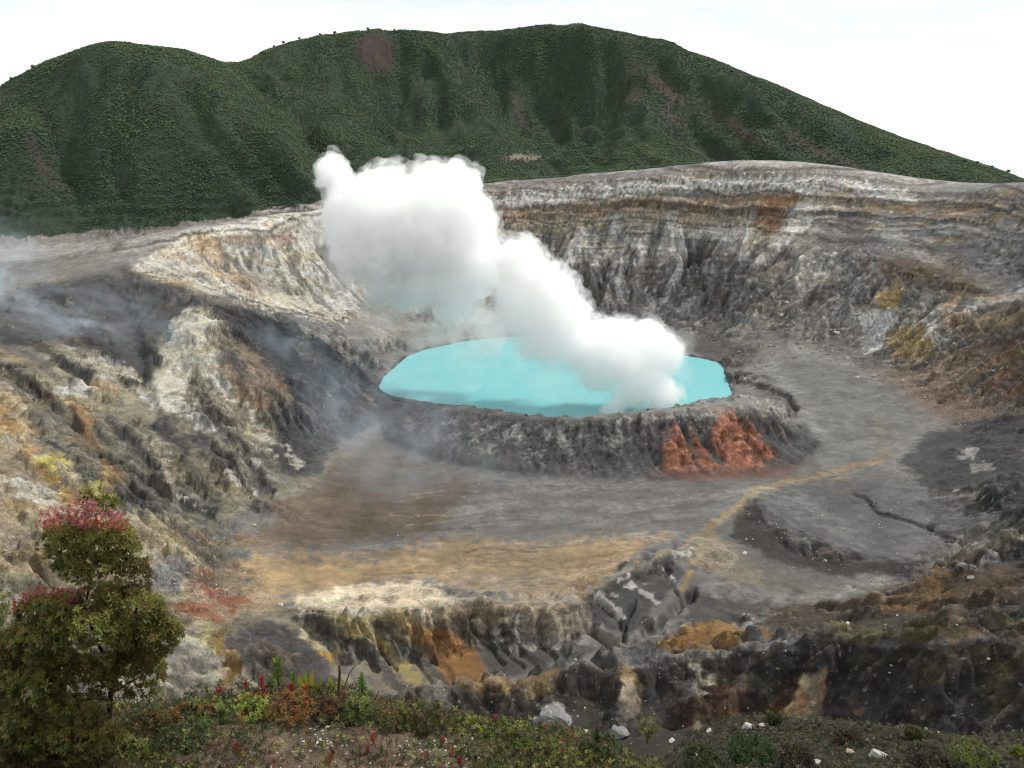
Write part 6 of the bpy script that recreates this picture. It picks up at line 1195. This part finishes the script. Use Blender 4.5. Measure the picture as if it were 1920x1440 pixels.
for (px, py, w_, h_, cols_, tips_, lab) in [(405, 1352, 90, 44, (LG, YG), (0.3, 0.08, 0.04), 'yellow green heath bush with a few red tips at the left of the ledge crest'), (470, 1350, 90, 52, (YG, LM), RD, 'leafy yellow green heath bush with red tips under the red spike'), (545, 1352, 110, 62, (BZ, (0.26, 0.11, 0.035)), RD, 'orange bronze heath bush in the middle of the ledge crest'),
        (612, 1350, 80, 50, ((0.06, 0.06, 0.03), BZ), (0.3, 0.08, 0.03), 'tangled brown and bronze heath bush in front of the dead stalk'), (672, 1352, 80, 60, (LG, YG), None, 'olive green heath bush under the light green sprigs'), (735, 1360, 80, 46, (LG, BZ), (0.24, 0.1, 0.04), 'low brownish heath bush right of the olive green one'), (800, 1362, 90, 44, ((0.06, 0.07, 0.025), BZ), None, 'straggly olive brown heath bush on the right part of the crest'),
        (880, 1378, 90, 36, (LG, YG), GO, 'green heath bush with golden leaves left of the green carpet'), (960, 1395, 110, 40, (LG, YG), None, 'dense green heath bush in the middle of the green carpet'), (1040, 1402, 100, 40, (LG, (0.12, 0.14, 0.04)), (0.26, 0.07, 0.04), 'green heath bush with reddish tips right of the middle'), (1125, 1416, 90, 48, ((0.04, 0.07, 0.02), (0.1, 0.14, 0.04)), None, 'dark green heath bush at the right end of the ledge'),
        (900, 1430, 120, 44, (LG, BZ), None, 'bronze green heath bush at the bottom edge near the middle'), (1030, 1440, 120, 46, (LG, YG), None, 'green heath bush at the bottom edge left of the pointed leaf'), (280, 1372, 90, 46, ((0.07, 0.06, 0.025), BZ), (0.28, 0.1, 0.03), 'bronze heath bush at the right foot of the big shrub'), (350, 1400, 110, 50, (LG, (0.1, 0.1, 0.045)), None, 'grey green mossy heath bush below the golden plants'), (240, 1420, 90, 46, (LG, YG), None, 'green heath bush at the bottom left behind the drooping leaf')]:
    g_ = ledge_pt(px, py)
    if g_ is not None: small_shrub('heath_bush', px, py, h_, w_, g_[1], lab, cols=cols_, n_=int(w_ * h_ * 0.024), ln=0.05, ground=g_ - np.array([0, 0, 0.02]), tips=tips_)
bigleaf(578, 1310, 66, 'plant with tall yellow green broad leaves standing on the ledge crest', [GO, (0.2, 0.22, 0.03), (0.26, 0.24, 0.03)], 5, 0.26); bigleaf(600, 1312, 50, 'broad leaved olive plant touching the tall yellow green one', [(0.15, 0.17, 0.03), (0.11, 0.13, 0.02)], 5, 0.34); bigleaf(505, 1300, 34, 'small dark broad leaved plant beside the red spike', [(0.06, 0.07, 0.015)], 4, 0.4)
bigleaf(330, 1345, 36, 'bronze broad leaved plant on the left of the ledge crest', [(0.13, 0.1, 0.02), (0.16, 0.13, 0.02)], 4, 0.36); bigleaf(352, 1335, 30, 'golden broad leaved plant beside the bronze one', [(0.22, 0.15, 0.02)], 3, 0.5); bigleaf(376, 1326, 28, 'golden plant with three round leaves at the ledge crest', [(0.22, 0.17, 0.02), (0.15, 0.16, 0.03)], 4, 0.45); bigleaf(310, 1358, 34, 'yellow green plant at the right foot of the big shrub', [(0.2, 0.2, 0.03)], 3, 0.4)
bigleaf(1102, 1440, 44, 'single yellow green pointed leaf standing at the bottom centre', [GO, (0.16, 0.2, 0.03)], 2, 0.4); bigleaf(955, 1385, 26, 'yellow leaved plant on the green carpet', [GO], 5, 0.35); bigleaf(885, 1362, 24, 'yellow leaved plant left of the red sprout', [GO, (0.18, 0.2, 0.03)], 5, 0.4); bigleaf(876, 1352, 18, 'tiny yellow plant near the crest of the carpet', [GO], 4, 0.35)
bigleaf(272, 1425, 48, 'large drooping green leaf plant at the bottom left', [(0.07, 0.12, 0.03)], 2, 0.42); bigleaf(20, 1430, 50, 'strap leaved green plant in the bottom left corner', [(0.06, 0.1, 0.03), (0.09, 0.13, 0.03)], 7, 0.14); bigleaf(50, 1435, 38, 'green strap leaf tuft right of the corner plant', [(0.08, 0.13, 0.03)], 6, 0.18)
# dead wood
def stick(name, pts_, r_, mat_, label, cat):
    g_ = ledge_pt(*pts_[0][:2]); 
    if g_ is None: return
    q0 = [atD(a[0], a[1], g_[1] + (a[2] if len(a) > 2 else 0)) - g_ for a in pts_]; tv, tf = tube(q0, [r_ * (1 - 0.6 * k / len(q0)) for k in range(len(q0))], 6); o = link(name, mesh_np(name, tv, tf, [mat_])); o.location = g_; tag(o, label, cat); return o
BRN = rock_mat('dead_brown', (0.12, 0.06, 0.035))
stick('dead_stalk', [(636, 1322), (635, 1290), (637, 1262), (636, 1248)], 0.022, BRN, 'thick dead brown stalk standing upright on the ledge', 'stalk')
stick('bare_twig', [(642, 1300), (655, 1262), (664, 1250), (680, 1238)], 0.008, WOOD, 'thin dark bent twig right of the dead brown stalk', 'twig'); stick('dry_twig', [(838, 1352), (855, 1342), (872, 1332)], 0.006, DRY, 'straight pale dry twig at the crest right of the plants', 'twig')
stick('dry_branch', [(610, 1338), (640, 1334), (680, 1330), (700, 1326)], 0.007, DRY, 'pale dry branch lying across the ledge plants', 'branch'); stick('dead_stick', [(700, 1322), (706, 1306), (710, 1296)], 0.008, WOOD, 'short dark dead stick right of the light green sprig', 'stick')
stick('fallen_branch', [(505, 1412), (525, 1424), (545, 1430)], 0.009, DRY, 'grey fallen branch beside the orange brown wood stub', 'branch'); stick('thin_stalk', [(640, 1420), (648, 1385), (656, 1362)], 0.004, DRY, 'thin grey stalk standing on the bare soil', 'stalk')
stick('wood_stub', [(612, 1432), (619, 1420), (624, 1410)], 0.042, rock_mat('orange_wood', (0.30, 0.15, 0.07)), 'orange brown wood stub lying on the soil at the bottom', 'wood')
p_, nm = None, None
# carpet of low heath, moss and litter: nobody could count it
def inband(n_, fn_):
    o_ = []
    while len(o_) < n_:
        x = rg.uniform(-30, 1240); y = rg.uniform(1295, 1460)
        w_ = fn_(x, y)
        if rg.uniform() < w_:
            # quick hit on the ledge along the sight line
            d_ = ray(x, y); t = 9.0
            for _ in range(12):
                q_ = np.array([0, 0, CAMZ]) + d_ * t; zz = float(ledge_zc(q_[0], q_[1])); t += (q_[2] - zz) / (-d_[2] + 0.45)
            if 4 < q_[1] < 10.2 and abs(q_[2] - zz) < 0.08: o_.append((q_, x, y))
            else: o_.append(None)
    return [a for a in o_ if a]
zc_ = lz
def ledge_zc(x, y):
    i = min(max((x + 8.5) / 0.045, 0), nxl - 2); j = min(max((y + 1.0) / 0.045, 0), nyl - 2); i0, j0 = int(i), int(j); fx, fy = i - i0, j - j0
    return (zc_[j0, i0] * (1 - fx) + zc_[j0, i0 + 1] * fx) * (1 - fy) + (zc_[j0 + 1, i0] * (1 - fx) + zc_[j0 + 1, i0 + 1] * fx) * fy
def veg(x, y):
    crest = np.interp(x, [0, 400, 600, 850, 1200], [1330, 1318, 1295, 1345, 1420]); d_ = y - crest
    if x < 330: return 1.0
    if x < 800: return 1.0 if d_ < 42 else (0.35 if x < 500 else 0.12)
    return 0.9 if (d_ < 30 or x > 930) else 0.25
V_, F_, C_ = [], [], []
pal = [LG, YG, BZ, (0.055, 0.06, 0.022), (0.09, 0.075, 0.03), (0.045, 0.055, 0.02), (0.16, 0.06, 0.025), (0.11, 0.105, 0.06)]
for (q_, x, y) in inband(9000, veg):
    c = pal[rg.integers(8)] if x < 900 else pal[rg.integers(6)]; lump = max(0, min(1, 0.5 + 0.9 * float(fbm(np.array([q_[0] * 1.3]), np.array([q_[1] * 1.3]), 2, 431)[0]))); s_ = rg.uniform(0.028, 0.06); h_ = rg.uniform(0, 0.22 * lump if x < 760 else 0.13 * lump)
    whorl(q_ + np.array([0, 0, h_]), np.array([rg.normal() * 0.4, rg.normal() * 0.4 - 0.2, 1]), s_, s_ * 0.34, c, rg, V_, F_, C_, 7, 1.0)
tag(build('heath_carpet', V_, F_, C_), 'low tangled heath with olive, bronze and reddish leaves covering the ledge', 'ground cover', kind='stuff')
V_, F_, C_ = [], [], []
for (q_, x, y) in inband(1500, lambda x, y: 1.0 if x < 320 else 0.15):
    c = [(0.05, 0.06, 0.02), (0.09, 0.07, 0.035), (0.06, 0.085, 0.025), (0.13, 0.1, 0.05)][rg.integers(4)]; dr = np.array([rg.normal() * 0.5, rg.normal() * 0.4, 1.0]); leaf(q_, dr, np.array([0, -1, 0.2]), rg.uniform(0.08, 0.24), 0.009, c, V_, F_, C_)
tag(build('grass_blades', V_, F_, C_), 'dark thin grass blades under the big shrub', 'grass', kind='stuff')
tw_v, tw_f, off = [], [], 0
for (q_, x, y) in inband(420, lambda x, y: 0.8):
    a_ = rg.uniform(0, 6.28); l_ = rg.uniform(0.04, 0.2); d_ = np.array([math.cos(a_), math.sin(a_), rg.uniform(-0.05, 0.7)]) * l_; tv, tf = tube([q_, q_ + d_ * 0.5 + rg.normal(size=3) * 0.01, q_ + d_], [0.0028, 0.0022, 0.0012], 3); tw_v.append(tv); tw_f.append(tf + off); off += len(tv)
o = link('dead_twigs', mesh_np('dead_twigs', np.concatenate(tw_v), np.concatenate(tw_f), [DRY])); tag(o, 'thin dead twigs tangled in the ledge plants', 'twigs', kind='stuff')
# white pebbles and litter on the bare soil
pv, pf, off, mi_ = [], [], 0, []
bvs = []
for k in range(4):
    b_ = rock_mesh('x', 900 + k, I1, MW, 0.3, 0.6); c_ = np.empty(len(b_.vertices) * 3, np.float32); b_.vertices.foreach_get('co', c_); bvs.append(c_.reshape(-1, 3)); bpy.data.meshes.remove(b_)
def litter(x, y):
    if 590 < x < 650 and 1350 < y < 1400: return 1.0
    if 760 < x < 930 and 1385 < y: return 1.0
    if 500 < x < 620 and 1385 < y: return 0.5
    return 0.14 if x > 330 else 0.03
for (q_, x, y) in inband(520, litter):
    c_ = bvs[rg.integers(4)] * (rg.uniform(0.006, 0.018) if rg.uniform() < 0.93 else rg.uniform(0.018, 0.032)); a_ = rg.uniform(0, 6.28); R_ = np.array([[math.cos(a_), -math.sin(a_), 0], [math.sin(a_), math.cos(a_), 0], [0, 0, 0.7]]); pv.append(c_ @ R_.T * np.array([1.3, 1, 1]) + q_); pf.append(I1[1] + off); off += len(c_); mi_ += [int(rg.uniform() < 0.3)] * len(I1[1])
o = link('white_pebbles', mesh_np('white_pebbles', np.concatenate(pv), np.concatenate(pf), [MW, MC], midx=mi_, smoothf=False)); tag(o, 'white pebbles and litter strewn over the brown soil of the ledge', 'pebbles', kind='stuff')
for o in list(C.objects):
    if o.name.startswith('lookout'): o.hide_viewport = False
for me_ in list(bpy.data.meshes):
    if me_.users == 0: bpy.data.meshes.remove(me_)
log('plants')
for o in C.objects:
    if o.get('kind') == 'stuff': o.hide_viewport = False
log('script done')
